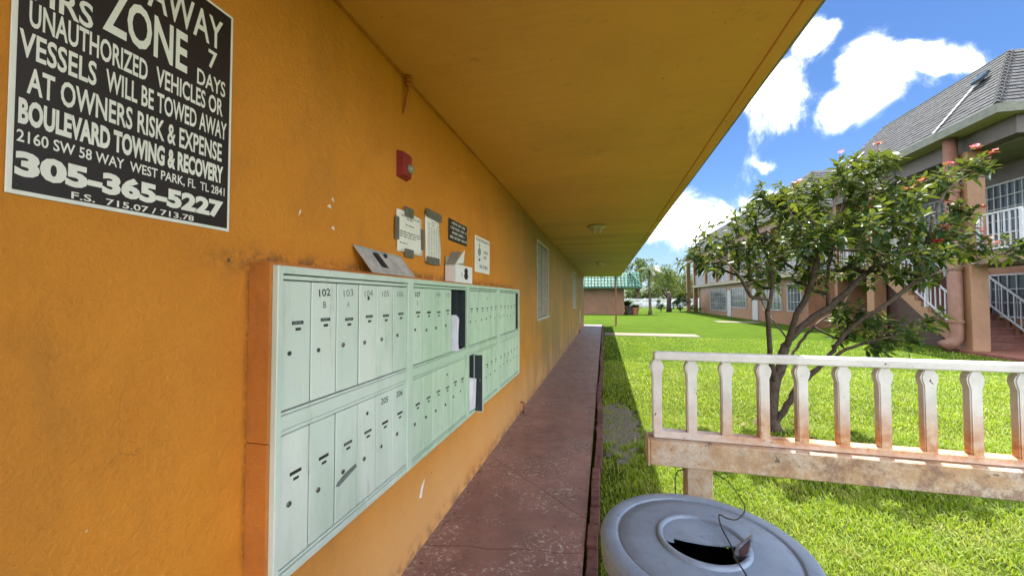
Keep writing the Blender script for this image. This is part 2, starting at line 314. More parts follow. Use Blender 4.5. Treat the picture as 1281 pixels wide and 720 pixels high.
simple('pad_red', (0.20, 0.075, 0.05), .75, .3, 6, bump=.2)
simple('pipe_orange', (0.18, 0.088, 0.06), .55, .2, 7, bump=.1)
simple('green_tile', (0.02, 0.13, 0.09), .35, .3, 8, bump=.1, rand=True)
simple('tile_mortar', (0.16, 0.24, 0.22), .6, .3, 8, bump=.1)
simple('rust_post', (0.28, 0.12, 0.07), .7, .3, 9, bump=.2)
simple('terracotta', (0.38, 0.15, 0.08), .8, .25, 9, bump=.2)
simple('tower_blue', (0.38, 0.52, 0.66), .7, .1, .2, bump=0)
simple('tower_glass', (0.20, 0.34, 0.50), .3, .2, .3, bump=0)
simple('car_paint', (0.55, 0.60, 0.68), .25, .05, 3, bump=0)
simple('rubber', (0.02, 0.02, 0.02), .8, .2, 9, bump=.1)
simple('light_fixture', (0.52, 0.46, 0.33), .5, .2, 20, bump=.1)
simple('window_screen', (0.13, 0.15, 0.145), .35, .5, 14, bump=.1)
simple('window_frame', (0.42, 0.40, 0.33), .5, .2, 20, bump=.1)

# ------------------------------------------------------------------ builders
class MB:
    def __init__(s): s.v = []; s.f = []
    def add(s, vs, fs):
        n = len(s.v); s.v += [tuple(v) for v in vs]; s.f += [tuple(i + n for i in f) for f in fs]; return s
    def box(s, x0, x1, y0, y1, z0, z1):
        return s.add([(x0, y0, z0), (x1, y0, z0), (x1, y1, z0), (x0, y1, z0), (x0, y0, z1), (x1, y0, z1), (x1, y1, z1), (x0, y1, z1)],
                     [(0, 3, 2, 1), (4, 5, 6, 7), (0, 1, 5, 4), (1, 2, 6, 5), (2, 3, 7, 6), (3, 0, 4, 7)])
    def bbox(s, x0, x1, y0, y1, z0, z1, b=.003):      # box with chamfered edges
        bm = bmesh.new(); bmesh.ops.create_cube(bm, size=1)
        for v in bm.verts: v.co = Vector(((x0 + x1) / 2 + v.co.x * (x1 - x0), (y0 + y1) / 2 + v.co.y * (y1 - y0), (z0 + z1) / 2 + v.co.z * (z1 - z0)))
        bmesh.ops.bevel(bm, geom=bm.edges[:], offset=b, segments=1, affect='EDGES')
        bm.verts.index_update(); s.add([v.co[:] for v in bm.verts], [tuple(v.index for v in f.verts) for f in bm.faces]); bm.free(); return s
    def hexa(s, p):      # eight points, bottom four then top four
        return s.add(p, [(0, 3, 2, 1), (4, 5, 6, 7), (0, 1, 5, 4), (1, 2, 6, 5), (2, 3, 7, 6), (3, 0, 4, 7)])
    def prism(s, pts, d):    # polygon pts extruded by vector d
        n = len(pts); d = Vector(d); q = [Vector(p) for p in pts]
        return s.add([*q, *[p + d for p in q]], [tuple(range(n))[::-1], tuple(range(n, 2 * n))] + [(i, (i + 1) % n, n + (i + 1) % n, n + i) for i in range(n)])
    def tube(s, pts, r, n=8, cap=True):
        pts = [Vector(p) for p in pts]; rs = r if isinstance(r, (list, tuple)) else [r] * len(pts)
        vs = []; up = None
        for i, p in enumerate(pts):
            t = (pts[min(i + 1, len(pts) - 1)] - pts[max(i - 1, 0)]).normalized()
            if up is None: up = Vector((0, 0, 1)) if abs(t.z) < .9 else Vector((1, 0, 0))
            a = t.cross(up).normalized(); b = a.cross(t).normalized(); up = b
            for k in range(n):
                w = 2 * math.pi * k / n; vs.append(p + (a * math.cos(w) + b * math.sin(w)) * rs[i])
        fs = [(i * n + k, i * n + (k + 1) % n, (i + 1) * n + (k + 1) % n, (i + 1) * n + k) for i in range(len(pts) - 1) for k in range(n)]
        if cap: fs += [tuple(range(n))[::-1], tuple((len(pts) - 1) * n + k for k in range(n))]
        return s.add(vs, fs)
    def lathe(s, prof, c, n=32, axis='z', cap=True):
        vs = []; c = Vector(c)
        for r, h in prof:
            for k in range(n):
                w = 2 * math.pi * k / n; a, b = r * math.cos(w), r * math.sin(w)
                vs.append(c + (Vector((a, b, h)) if axis == 'z' else Vector((h, a, b)) if axis == 'x' else Vector((a, h, b))))
        m = len(prof)
        fs = [(i * n + k, i * n + (k + 1) % n, (i + 1) * n + (k + 1) % n, (i + 1) * n + k) for i in range(m - 1) for k in range(n)]
        if cap: fs += [tuple(range(n))[::-1], tuple((m - 1) * n + k for k in range(n))]
        return s.add(vs, fs)
    def xf(s, m): s.v = [tuple(m @ Vector(v)) for v in s.v]; return s
def wloc(o):
    l = Vector((0, 0, 0))
    while o: l += o.location; o = o.parent
    return l
def mesh_of(name, b, mat, origin=(0, 0, 0), smooth=False):
    me = bpy.data.meshes.new(name); o = Vector(origin)
    me.from_pydata([tuple(Vector(v) - o) for v in b.v], [], b.f); me.materials.append(MATS[mat] if isinstance(mat, str) else mat)
    if smooth: me.shade_smooth()
    me.update(); return me
def link(name, me, parent=None, loc=(0, 0, 0)):
    o = bpy.data.objects.new(name, me); COL.objects.link(o)
    if parent: o.parent = parent; o.location = Vector(loc) - wloc(parent)
    else: o.location = loc
    return o
def part(name, b, mat, parent=None, at=None, smooth=False, label=None, kind=None):
    at = at if at is not None else tuple(np.mean(np.array(b.v), axis=0))
    o = link(name, mesh_of(name, b, mat, at, smooth), parent, at)
    if label: o['label'] = label
    if kind: o['kind'] = kind
    return o
def tag(o, label=None, cat=None, group=None, kind=None):
    for k, v in (('label', label), ('category', cat), ('group', group), ('kind', kind)):
        if v: o[k] = v
    return o
def thing(name, loc, label, cat, group=None, kind=None):
    return tag(link(name, None, None, loc), label, cat, group, kind)
def smooth_by_angle(o, a=40):
    o.data.shade_smooth(); 
    try: o.data.set_sharp_from_angle(angle=R(a))
    except Exception: pass
def text_mesh(txt, bold=0.0):
    cu = bpy.data.curves.new('txt', 'FONT'); cu.body = txt; cu.offset = bold; cu.resolution_u = 3; cu.extrude = 0
    ob = bpy.data.objects.new('txt', cu); COL.objects.link(ob)
    me = bpy.data.meshes.new_from_object(ob.evaluated_get(bpy.context.evaluated_depsgraph_get()))
    vs = [v.co.copy() for v in me.vertices]; fs = [tuple(p.vertices) for p in me.polygons]
    bpy.data.objects.remove(ob); bpy.data.curves.remove(cu); bpy.data.meshes.remove(me)
    return vs, fs
def text_on_wall(b, txt, x, y0, y1, z0, z1, bold=0.0, skew=0.0, rot=0.0):   # fits the text into the rectangle, on a plane of constant x
    vs, fs = text_mesh(txt, bold)
    if not vs: return
    ax = min(v.x for v in vs); bx = max(v.x for v in vs); az = min(v.y for v in vs); bz = max(v.y for v in vs)
    cy, cz = (y0 + y1) / 2, (z0 + z1) / 2; out = []
    for v in vs:
        u = y0 + (v.x - ax) / (bx - ax) * (y1 - y0) + skew * (v.y - az); w = z0 + (v.y - az) / (bz - az) * (z1 - z0)
        du, dw = u - cy, w - cz
        out.append((x, cy + du * math.cos(rot) - dw * math.sin(rot), cz + du * math.sin(rot) + dw * math.cos(rot)))
    b.add(out, fs)

# ------------------------------------------------------------------ ground and paths
g = MB()
g.add([(-900, -900, 0), (900, -900, 0), (900, 1500, 0), (-900, 1500, 0)], [(0, 1, 2, 3)])
tag(part('lawn_ground', g, 'lawn', at=(0, 0, 0)), kind='structure')
# walkway: slabs parted by the cracks and joints that the photo shows
WX0, WX1 = -1.03, -0.118
walk = tag(link('walkway', None), kind='structure')
b = MB().box(WX0 - .05, WX1 - .012, -3, 20.9, -.05, .012); part('joint_bed', b, 'crack_dark', walk)
def slab(y0l, y0r, y1l, y1r, top=.03, x0=WX0, x1=WX1):
    bb = MB(); n = 7; j = .0035
    lo_ = []; hi = []
    for i in range(n + 1):
        u = i / n; x = x0 + (x1 - x0) * u
        w0 = 0 if i in (0, n) else .012 * math.sin(i * 2.3 + y0l * 5); w1 = 0 if i in (0, n) else .012 * math.sin(i * 2.3 + y1l * 5)
        lo_.append((x, y0l + (y0r - y0l) * u + w0 + j)); hi.append((x, y1l + (y1r - y1l) * u + w1 - j))
    for i in range(n):
        q = [lo_[i], lo_[i + 1], hi[i + 1], hi[i]]
        bb.add([(x, y, top) for x, y in q] + [(x, y, -.02) for x, y in q], [(0, 1, 2, 3), (0, 4, 5, 1), (2, 6, 7, 3), (3, 7, 4, 0), (1, 5, 6, 2)])
    part('slab', bb, 'walkway', walk)
cr = [(-3, -3), (-.6, -.3), (2.02, 2.62 - .45), (3.32, 2.50), (5.15, 5.02), (6.9, 6.95), (8.9, 8.85), (11.3, 11.4), (14.0, 13.95), (17.0, 17.1), (20.9, 20.9)]
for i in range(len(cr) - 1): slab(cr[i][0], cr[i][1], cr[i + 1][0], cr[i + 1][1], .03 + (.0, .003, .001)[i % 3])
# brick edging
be = thing('brick_edging', (-.06, 1, 0), 'uneven row of dark red edging bricks between the red walkway and the grass', 'edging')
bm_ = MB().bbox(-.03, .03, -.1, .1, -.09, .0, .004); bme = mesh_of('brick', bm_, 'brick_red')
y = 0.15; k = 0
while y < 20.6:
    L = .205 + random.uniform(-.006, .006)
    o = link('brick', bme, be, (-.062 + .012 * math.sin(y * 1.9) + random.uniform(-.007, .007), y + L / 2, .062 + random.uniform(-.014, .012)))
    o.rotation_euler = (random.uniform(-.03, .03), random.uniform(-.10, .05), random.uniform(-.045, .045)); o.scale = (1, L / .208, 1)
    y += L; k += 1
p = MB().box(.02, 3.5, 15.25, 16.35, -.05, .02); tag(part('cross_path', p, 'concrete'), kind='structure')
p = MB().box(6.7, 9.0, 24.9, 26.2, -.05, .02); tag(part('far_path', p, 'concrete'), kind='structure')
p = MB().box(9.25, 12.5, 9.6, 13.1, -.05, .07); tag(part('entrance_path', p, 'pad_red'), kind='structure')

# ------------------------------------------------------------------ building on the left
WX = -1.02
nb = thing('apartment_building', (-3, 8, 0), 'orange stucco building on the left whose wall carries the mailboxes under a long brown overhang', 'building')
b = MB().box(-9, WX, -4, 19.9, -.1, 2.62); 
# window openings are recesses cut by building the wall in strips
b = MB(); wins = [(5.8, 7.02, 1.125, 2.385), (12.8, 14.3, 1.125, 2.385)]
ys = [-4] + [v for w in wins for v in w[:2]] + [19.9]
for i in range(0, len(ys) - 1):
    y0, y1 = ys[i], ys[i + 1]
    if i % 2 == 0: b.box(-1.25, WX, y0, y1, -.1, 2.62)
    else:
        z0, z1 = wins[i // 2][2:]; b.box(-1.25, WX, y0, y1, -.1, z0); b.box(-1.25, WX, y0, y1, z1, 2.62)
b.box(-9, -1.25, 19.7, 19.9, -.1, 2.62); b.box(-9, -1.25, -4, -3.8, -.1, 2.62); b.box(-9, -8.8, -3.8, 19.7, -.1, 2.62)
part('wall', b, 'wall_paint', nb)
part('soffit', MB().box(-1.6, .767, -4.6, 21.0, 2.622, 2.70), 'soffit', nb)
e = MB()
for i in range(10): e.bbox(.768 + random.uniform(0, .002), .84 + random.uniform(-.0015, .001), -4.6 + i * 2.56, -4.6 + i * 2.56 + 2.556, 2.614, 2.86, .004)
part('eave_trim', e, 'soffit', nb, label='brown painted board along the outer edge of the overhang')
e = MB().box(.842, .862, -4.6, 21.0, 2.628, 2.875); part('drip_edge', e, 'eave_beige', nb)
part('roof', MB().box(-9.3, .80, -4.7, 21.1, 2.862, 2.93), 'shingle_grey', nb)
part('cove_joint', MB().box(WX, WX + .012, -4, 19.9, 2.610, 2.6215), 'housing_paint', nb)
for wi, (y0, y1, z0, z1) in enumerate(wins):
    w = part('window', MB().box(-1.19, -1.17, y0, y1, z0, z1), 'window_screen', nb, label=None)
    fr = MB(); t_ = .035
    fr.box(-1.10, WX + .012, y0 - .01, y0 + t_, z0, z1).box(-1.10, WX + .012, y1 - t_, y1 + .01, z0, z1).box(-1.10, WX + .012, y0 + t_, y1 - t_, z1 - t_, z1).box(-1.12, WX + .025, y0 - .03, y1 + .03, z0 - .03, z0 + .012)
    part('frame', fr, 'window_frame', w)
    for q in (1, 2):
        yc = y0 + (y1 - y0) * q / 3; part('mullion', MB().box(-1.10, -1.03, yc - .02, yc + .02, z0 + .012, z1 - t_), 'window_frame', w)
    for q in range(3):
        ya, yb = y0 + (y1 - y0) * q / 3, y0 + (y1 - y0) * (q + 1) / 3
        part('pane', MB().box(-1.085, -1.08, ya + .02, yb - .02, z0 + .012, z1 - t_), 'glass_dark', w)
# flaked paint on the wall
for pts in ([(1.965, .325), (1.990, .375), (2.03, .405), (2.008, .355), (1.99, .315)], [(1.075, 1.735), (1.085, 1.75), (1.08, 1.757)], [(1.21, 1.80), (1.235, 1.795), (1.225, 1.81)], [(1.235, 1.72), (1.255, 1.715), (1.245, 1.73)],
            [(1.235, 1.83), (1.25, 1.825), (1.24, 1.842)], [(2.15, .62), (2.17, .632), (2.155, .64)], [(16.6, .35), (16.8, .36), (16.85, .95), (16.65, .9)]):
    part('paint_flake', MB().prism([(WX + .0005, y_, z_) for y_, z_ in pts], (.0015, 0, 0)), 'sign_white', nb)

# ------------------------------------------------------------------ mailboxes
MX = -0.932; Y0, Y1, Z0, Z1 = .905, 4.14, .612, 1.548
mb = thing('mailbox_bank', (MX, Y0, Z0), 'long pale green bank of apartment mailboxes in two rows set into the orange wall', 'mailboxes')
hs_ = MB().box(WX + .001, -.945, Y0 - .012, Y0, Z0, 1.028); hs_.box(WX + .001, -.945, Y0 - .012, Y0, 1.031, Z1)
hs_.box(WX + .001, -.946, Y0 - .012, Y1 + .012, Z1 + .0005, Z1 + .010); hs_.box(WX + .001, -.946, Y1, Y1 + .012, Z0, Z1); hs_.box(WX + .001, -.946, Y0 - .012, Y1 + .012, Z0 - .012, Z0 - .0005)
part('housing', hs_, 'housing_paint', mb)
RZ = [(1.112, 1.505), (.648, 1.040)]    # upper and lower row
bays = [[.925, 1.046, 1.168, 1.294, 1.415, 1.540, 1.662], [1.713, 1.835, 1.957, 2.090, 2.213, 2.339, 2.474], [2.521, 2.645, 2.77, 2.90, 3.02, 3.145, 3.272], [3.322, 3.455, 3.59, 3.725, 3.86, 3.985, 4.115]]
f = MB(); FX0, FX1 = -.955, MX
# frame: vertical bars, horizontal bars
vb = [(Y0, .925), (1.662, 1.713), (2.474, 2.521), (3.272, 3.322), (4.115, Y1)]
for a, c in vb: f.bbox(FX0, FX1 + .006, a, c, Z0, Z1, .002)
for i in range(4):
    a, c = vb[i][1], vb[i + 1][0]
    f.bbox(FX0, FX1 + .005, a, c, 1.524, Z1, .002); f.bbox(FX0, FX1 + .005, a, c, 1.058, 1.112 - .012, .002); f.bbox(FX0, FX1 + .005, a, c, Z0, .636, .002)
    for z_ in (1.507, 1.042): f.bbox(FX0, FX1, a + .002, c - .002, z_, z_ + .013, .002)
    for z_ in (1.1015, .6385): f.bbox(FX0, FX1, a + .002, c - .002, z_, z_ + .008, .002)
part('frame', f, 'mail', mb)
part('backing', MB().box(-1.0185, -1.005, Y0, Y1, Z0, Z1), 'compartment_dark', mb)
lockm = mesh_of('lock', MB().lathe([(.0085, 0), (.0085, .003), (.006, .0045), (.003, .0045)], (0, 0, 0), 12, 'x'), 'lock_metal', smooth=False)
slot1 = mesh_of('name_plate', MB().bbox(0, .0016, -.023, .023, -.0055, .0055, .0008), 'name_slot')
slot2 = mesh_of('number_plate', MB().bbox(0, .0016, -.011, .011, -.0045, .0045, .0008), 'name_slot')
hole = mesh_of('lock', MB().lathe([(.0075, 0), (.0075, .0012)], (0, 0, 0), 12, 'x'), 'compartment_dark')
cardm = mesh_of('name_card', MB().box(0, .0004, -.017, .015, -.0028, .0028), 'faded_print')
openset = {(1, 0, 4), (1, 0, 5), (2, 1, 0), (3, 0, 5)}
notes = {(0, 0, 1): ('102', 'B'), (0, 0, 2): ('103', 'A'), (0, 0, 3): ('104', None), (0, 0, 4): ('105', None), (0, 0, 5): ('106', None), (0, 1, 4): ('205', None), (0, 1, 5): ('206', None), (1, 0, 0): ('107', 'L'), (1, 0, 2): ('109', 'L'), (1, 0, 3): ('110', None)}
bold_notes = {(0, 0, 1), (0, 1, 4), (0, 1, 5), (1, 0, 0)}
extra_hole = {(0, 0, 3), (0, 1, 3), (1, 1, 3), (2, 0, 3)}
order = ['first', 'second', 'third', 'fourth', 'fifth', 'sixth']
for bi, bay in enumerate(bays):
    for ri, (z0, z1) in enumerate(RZ):
        for di in range(6):
            ya, yb = bay[di] + .0021, bay[di + 1] - .0021; yc = (ya + yb) / 2
            # thin partition between compartments
            if (bi, ri, di) in openset:
                part('compartment', MB().box(-1.004, -.94, ya - .001, ya + .001, z0, z1).box(-1.004, -.94, yb - .001, yb + .001, z0, z1), 'compartment_dark', mb)
                continue
            dx = MX - .0035 + random.uniform(-.0012, .0012)
            d = part('door', MB().bbox(dx - .006, dx, ya, yb, z0 + .0015, z1 - .0015, .0022), 'mail', mb, at=(dx, ya, z0))
            H_ = z1 - z0
            zs = z0 + H_ * .665 + random.uniform(-.004, .004); zl = z0 + H_ * .44 + random.uniform(-.012, .012)
            link('name_plate', slot1, d, (dx, yc + .004, zs)); link('number_plate', slot2, d, (dx, yc + .006, zs - .020))
            if random.random() < .6: link('name_card', cardm, d, (dx + .0017, yc + .003, zs))
            isb = random.random() < .14 or (bi, ri, di) == (0, 0, 1)
            link('lock', hole if isb else lockm, d, (dx + .0003, ya + .032 if (bi, ri) != (0, 1) else ya + .038, zl))
            if (bi, ri, di) in extra_hole: link('vent_hole', hole, d, (dx + .0003, yc - .002, z1 - .055))
            nn = notes.get((bi, ri, di))
            if nn:
                tb = MB(); mt = 'black_print' if (bi, ri, di) in bold_notes else 'faded_print'
                text_on_wall(tb, nn[0], dx + .0006, yc - .028, yc + .026, z1 - .048, z1 - .022, .0 if mt == 'faded_print' else .012, rot=random.uniform(-.08, .12))
                if nn[1]: text_on_wall(tb, nn[1], dx + .0006, yc - .008, yc + .006, z1 - .088, z1 - .066)
                part('handwriting', tb, mt, d, label='unit number %s written in marker' % nn[0])
            if (bi, ri, di) == (0, 1, 2):
                part('scuff_mark', MB().prism([(dx + .0004, y_, z_) for y_, z_ in ((ya - .0, .778), (ya + .02, .772), (ya + .118, .800), (ya + .112, .815), (ya + .05, .805), (ya + .01, .79))], (.0004, 0, 0)), 'faded_print', d)
# door swung open in the lower row, seen edge on
od = part('door', MB().bbox(MX - .002, MX + .066, 2.6475, 2.6535, .618, 1.038, .001), 'mail', mb, label='narrow door swung open at right angles in the lower row')
part('door_lining', MB().bbox(MX + .002, MX + .060, 2.6445, 2.6472, .624, 1.032, .001), 'compartment_dark', od)
part('lock', MB().lathe([(.008, 0), (.008, .006)], (MX + .045, 2.638, .85), 10, 'y'), 'lock_metal', od)
def letters(y0, y1, z0, z1, n, label):
    t = thing('letter_bundle', ((MX - .03), (y0 + y1) / 2, z0), label, 'mail')
    for i in range(n):
        a = y0 + (y1 - y0) * (i + .5) / n; h = random.uniform(.86, 1.0) * (z1 - z0); ln = random.uniform(-.006, .006)
        bb = MB().hexa([(-1.0, a - .002, z0), (MX + .004 + random.uniform(-.01, .02), a - .002, z0), (MX + .004, a + .002, z0), (-1.0, a + .002, z0),
                        (-1.0, a - .002 + ln, z0 + h), (MX + random.uniform(-.005, .028), a - .002 + ln, z0 + h), (MX + .01, a + .003 + ln, z0 + h * .985), (-1.0, a + .002 + ln, z0 + h)])
        part('envelope', bb, 'envelope', t)
letters(2.225, 2.315, 1.115, 1.345, 7, 'upright bundle of white envelopes in the open box of the upper row')
letters(2.530, 2.630, .652, .89, 8, 'white envelopes and flyers stuffed into the open box of the lower row')

# ------------------------------------------------------------------ things on the wall
sg = thing('towing_sign', (WX, .625, 1.94), 'large dark brown towing notice with white capital lettering at the upper left', 'sign')
part('panel', MB().bbox(WX + .001, WX + .004, .4225, .8275, 1.6355, 2.2445, .001), 'sign_white', sg)
part('face', MB().box(WX + .0045, WX + .0048, .430, .820, 1.6435, 2.2365), 'sign_brown', sg)
tb = MB(); X = WX + .0052
for a in [('HRS', .444, .530, 1.998, 2.050, .02), ('AWAY', .622, .797, 2.124, 2.206, .012), ('ZONE', .545, .709, 2.012, 2.113, .025), ('7', .760, .783, 2.063, 2.112, .02), ('DAYS', .733, .807, 2.003, 2.045, .015),
          ('UNAUTHORIZED', .443, .626, 1.946, 1.995, .02), ('VEHICLES OR', .643, .801, 1.947, 1.994, .02),
          ('VESSELS', .432, .538, 1.886, 1.936, .02), ('WILL BE TOWED AWAY', .553, .813, 1.886, 1.934, .02),
          ('AT OWNERS RISK & EXPENSE', .443, .801, 1.822, 1.872, .022),
          ('BOULEVARD TOWING & RECOVERY', .434, .806, 1.763, 1.811, .045), ('2160 SW 58 WAY  WEST PARK, FL  TL 2841', .433, .811, 1.727, 1.753, .015),
          ('305-365-5227', .432, .808, 1.668, 1.716, .055), ('F.S.  715.07 / 713.78', .506, .733, 1.646, 1.660, .015)]:
    text_on_wall(tb, a[0], X, a[1], a[2], a[3], a[4], a[5])
part('lettering', tb, 'sign_white', sg)
for y_, z_ in ((.437, 1.652), (.813, 2.229), (.813, 1.652)): part('screw', MB().lathe([(.003, 0), (.003, .0012), (.001, .002)], (WX + .0048, y_, z_), 8, 'x'), 'dark_metal', sg)
def glyph_row(b, x, y0, y1, z0, z1, words, gap=.012):   # rows of print too small to read in the photo
    y = y0
    while y < y1 - .004:
        w = min(random.uniform(*words), y1 - y); n = max(1, int(w / ((z1 - z0) * .75)))
        cw = w / n
        for i in range(n):
            a = y + i * cw; k = random.random(); q = cw * .16
            if k < .8: b.box(x, x + .0003, a, a + q * 1.3, z0, z1)
            if k > .2: b.box(x, x + .0003, a + cw * .55, a + cw * .78, z0, z1)
            zz = z0 + (z1 - z0) * random.choice((0, .4, .8)); b.box(x, x + .00035, a + q, a + cw * .7, zz, zz + (z1 - z0) * .18)
        y += w + gap * random.uniform(.7, 1.3)
def paper(y0, y1, z0, z1, curl, label):
    t = thing('paper_notice', (WX, (y0 + y1) / 2, (z0 + z1) / 2), label, 'notice')
    b = MB(); n = 8; vs = []
    for i in range(n + 1):
        for j in range(n + 1):
            u, v = i / n, j / n
            vs.append((WX + .004 + curl * (math.sin(u * math.pi) * .3 + (u ** 2) * math.sin(v * 4 + .5) * .5 + .5 * abs(v - .5) ** 2), y0 + (y1 - y0) * u + .006 * math.sin(v * 5), z0 + (z1 - z0) * v + .004 * math.sin(u * 4)))
    b.add(vs, [(i * (n + 1) + j, (i + 1) * (n + 1) + j, (i + 1) * (n + 1) + j + 1, i * (n + 1) + j + 1) for i in range(n) for j in range(n)])
    o = part('sheet', b, 'paper', t, smooth=True); md = o.modifiers.new('thick', 'SOLIDIFY'); md.thickness = .0006
    return t
t = paper(1.700, 1.972, 1.690, 1.905, .006, 'square white paper notice taped on all four sides above the leaning metal panel')
pr = MB(); X = WX + .0085
for z_, a, c in ((1.878, 1.735, 1.93), (1.866, 1.79, 1.87), (1.835, 1.78, 1.88), (1.795, 1.72, 1.945), (1.782, 1.72, 1.945), (1.769, 1.72, 1.90), (1.735, 1.72, 1.80)): glyph_row(pr, X, a, c, z_, z_ + .006, (.02, .04), .008)
part('print', pr, 'black_print', t)
for a in ((1.765, 1.862, 1.885, 1.935), (1.675, 1.714, 1.748, 1.865), (1.950, 1.985, 1.725, 1.845), (1.77, 1.865, 1.668, 1.712)):
    part('tape', MB().bbox(WX + .0095, WX + .0105, *a, .0004), 'duct_tape', t)
t = paper(2.010, 2.215, 1.668, 1.945, .010, 'narrow curled paper list taped at top and bottom beside the square notice')
pr = MB(); X = WX + .0135
glyph_row(pr, X, 2.08, 2.13, 1.905, 1.912, (.02, .03)); glyph_row(pr, X, 2.03, 2.20, 1.888, 1.894, (.02, .03), .03)
for c_ in range(5):
    for r_ in range(20): glyph_row(pr, X, 2.035 + c_ * .034, 2.035 + c_ * .034 + .020, 1.70 + r_ * .009, 1.7035 + r_ * .009, (.01, .02), .004)
part('print', pr, 'faded_print', t)
part('tape', MB().bbox(WX + .0145, WX + .0155, 2.000, 2.218, 1.932, 1.980, .0004), 'duct_tape', t); part('tape', MB().bbox(WX + .0145, WX + .0155, 2.012, 2.188, 1.655, 1.698, .0004), 'duct_tape', t)
t = thing('rules_sign', (WX, 2.525, 1.92), 'small black wall sign with four lines of white capitals', 'sign')
part('plate', MB().bbox(WX + .001, WX + .005, 2.352, 2.700, 1.845, 1.995, .0015), 'black_print', t)
pr = MB()
for i, (a, c) in enumerate(((2.40, 2.66), (2.385, 2.69), (2.41, 2.66), (2.375, 2.69))): glyph_row(pr, WX + .0052, a, c, 1.963 - i * .033, 1.980 - i * .033, (.05, .12), .014)
part('lettering', pr, 'sign_white', t)
t = thing('manager_sign', (WX, 3.09, 1.82), 'white property management sign with a blue emblem right of the open carton', 'sign')
part('plate', MB().bbox(WX + .001, WX + .004, 2.886, 3.290, 1.667, 1.970, .0012), 'sign_white', t)
pr = MB(); X = WX + .0045
text_on_wall(pr, 'Property Managed By', X, 2.915, 3.262, 1.925, 1.955, .012)
glyph_row(pr, X, 3.115, 3.24, 1.84, 1.862, (.10, .12)); glyph_row(pr, X, 3.115, 3.20, 1.795, 1.815, (.08, .1)); text_on_wall(pr, '305-', X, 3.00, 3.09, 1.705, 1.735, .02); glyph_row(pr, X, 3.10, 3.23, 1.705, 1.735, (.12, .14))
part('lettering', pr, 'blue_print', t)
em = MB()
for (y_, z_, ry, rz_) in ((3.0, 1.842, .036, .036), (3.0, 1.895, .008, .02), (3.0, 1.775, .024, .012)):
    em.add([(X, y_ + ry * math.cos(k * math.pi / 8), z_ + rz_ * math.sin(k * math.pi / 8)) for k in range(16)], [tuple(range(16))])
em2 = MB().box(X + .0003, X + .0006, 2.985, 2.991, 1.812, 1.875).box(X + .0003, X + .0006, 3.009, 3.015, 1.812, 1.875)
e_ = part('emblem', em, 'blue_print', t); part('emblem_lines', em2, 'sign_white', e_)
# fire alarm strobe
t = thing('alarm_strobe', (WX, 1.745, 2.14), 'red fire alarm strobe with a clear lens high on the orange wall', 'alarm')
part('body', MB().hexa([(WX, 1.697, 2.070), (WX, 1.797, 2.070), (WX, 1.797, 2.205), (WX, 1.697, 2.205), (WX + .035, 1.703, 2.082), (WX + .035, 1.790, 2.082), (WX + .035, 1.790, 2.198), (WX + .035, 1.703, 2.198)]), 'alarm_red', t)
part('lens', MB().lathe([(.026, 0), (.026, .006), (.020, .016), (.010, .022), (.003, .023)], (WX + .035, 1.768, 2.125), 14, 'x'), 'clear_lens', t, smooth=True)

t = thing('conduit_stub', (WX + .02, 1.76, 2.5), 'short orange painted conduit stub hanging where wall and ceiling meet', 'conduit')
part('pipe', MB().tube([(WX + .03, 1.765, 2.625), (WX + .028, 1.765, 2.53), (WX + .018, 1.758, 2.46), (WX + .002, 1.752, 2.41)], [.013, .012, .010, .004], 10), 'housing_paint', t, smooth=True)
for z_ in (2.605, 2.585, 2.565): part('collar', MB().lathe([(.018, 0), (.019, .006), (.018, .012)], (WX + .029, 1.765, z_), 12), 'housing_paint', t, smooth=False)
# leaning metal panel
t = thing('metal_panel', (MX, 1.55, 1.56), 'loose grey metal mailbox door leaning against the wall on top of the mailboxes', 'panel')
def lean(y_, z_, off_=0): return (-.942 - (z_ - 1.558) / .115 * .066 + off_, y_, z_)
part('sheet', MB().hexa([lean(1.395, 1.5585, -.004), lean(1.395, 1.5585), lean(1.760, 1.5585), lean(1.760, 1.5585, -.004), lean(1.352, 1.673, -.004), lean(1.352, 1.673), lean(1.712, 1.660), lean(1.712, 1.660, -.004)]), 'bare_metal', t)
part('slot', MB().hexa([lean(1.485, 1.590, 0), lean(1.485, 1.590, .002), lean(1.502, 1.588, .002), lean(1.502, 1.588, 0), lean(1.463, 1.652, 0), lean(1.463, 1.652, .002), lean(1.478, 1.652, .002), lean(1.478, 1.652, 0)]), 'dark_metal', t)
part('hinge_strip', MB().hexa([lean(1.502, 1.588, 0), lean(1.502, 1.588, .004), lean(1.535, 1.588, .004), lean(1.535, 1.588, 0), lean(1.478, 1.655, 0), lean(1.478, 1.655, .004), lean(1.505, 1.655, .004), lean(1.505, 1.655, 0)]), 'dark_metal', t)
part('lip', MB().hexa([lean(1.393, 1.575, 0), lean(1.393, 1.575, .004), lean(1.757, 1.572, .004), lean(1.757, 1.572, 0), lean(1.391, 1.582, 0), lean(1.391, 1.582, .004), lean(1.755, 1.579, .004), lean(1.755, 1.579, 0)]), 'bare_metal', t)
part('lock_hole', MB().lathe([(.013, 0), (.013, .006), (.009, .007)], lean(1.56, 1.645, -.002), 12, 'x'), 'dark_metal', t)
part('top_fold', MB().hexa([lean(1.353, 1.668, 0), lean(1.353, 1.668, .006), lean(1.713, 1.655, .006), lean(1.713, 1.655, 0), lean(1.352, 1.673, 0), lean(1.352, 1.673, .006), lean(1.712, 1.660, .006), lean(1.712, 1.660, 0)]), 'bare_metal', t)
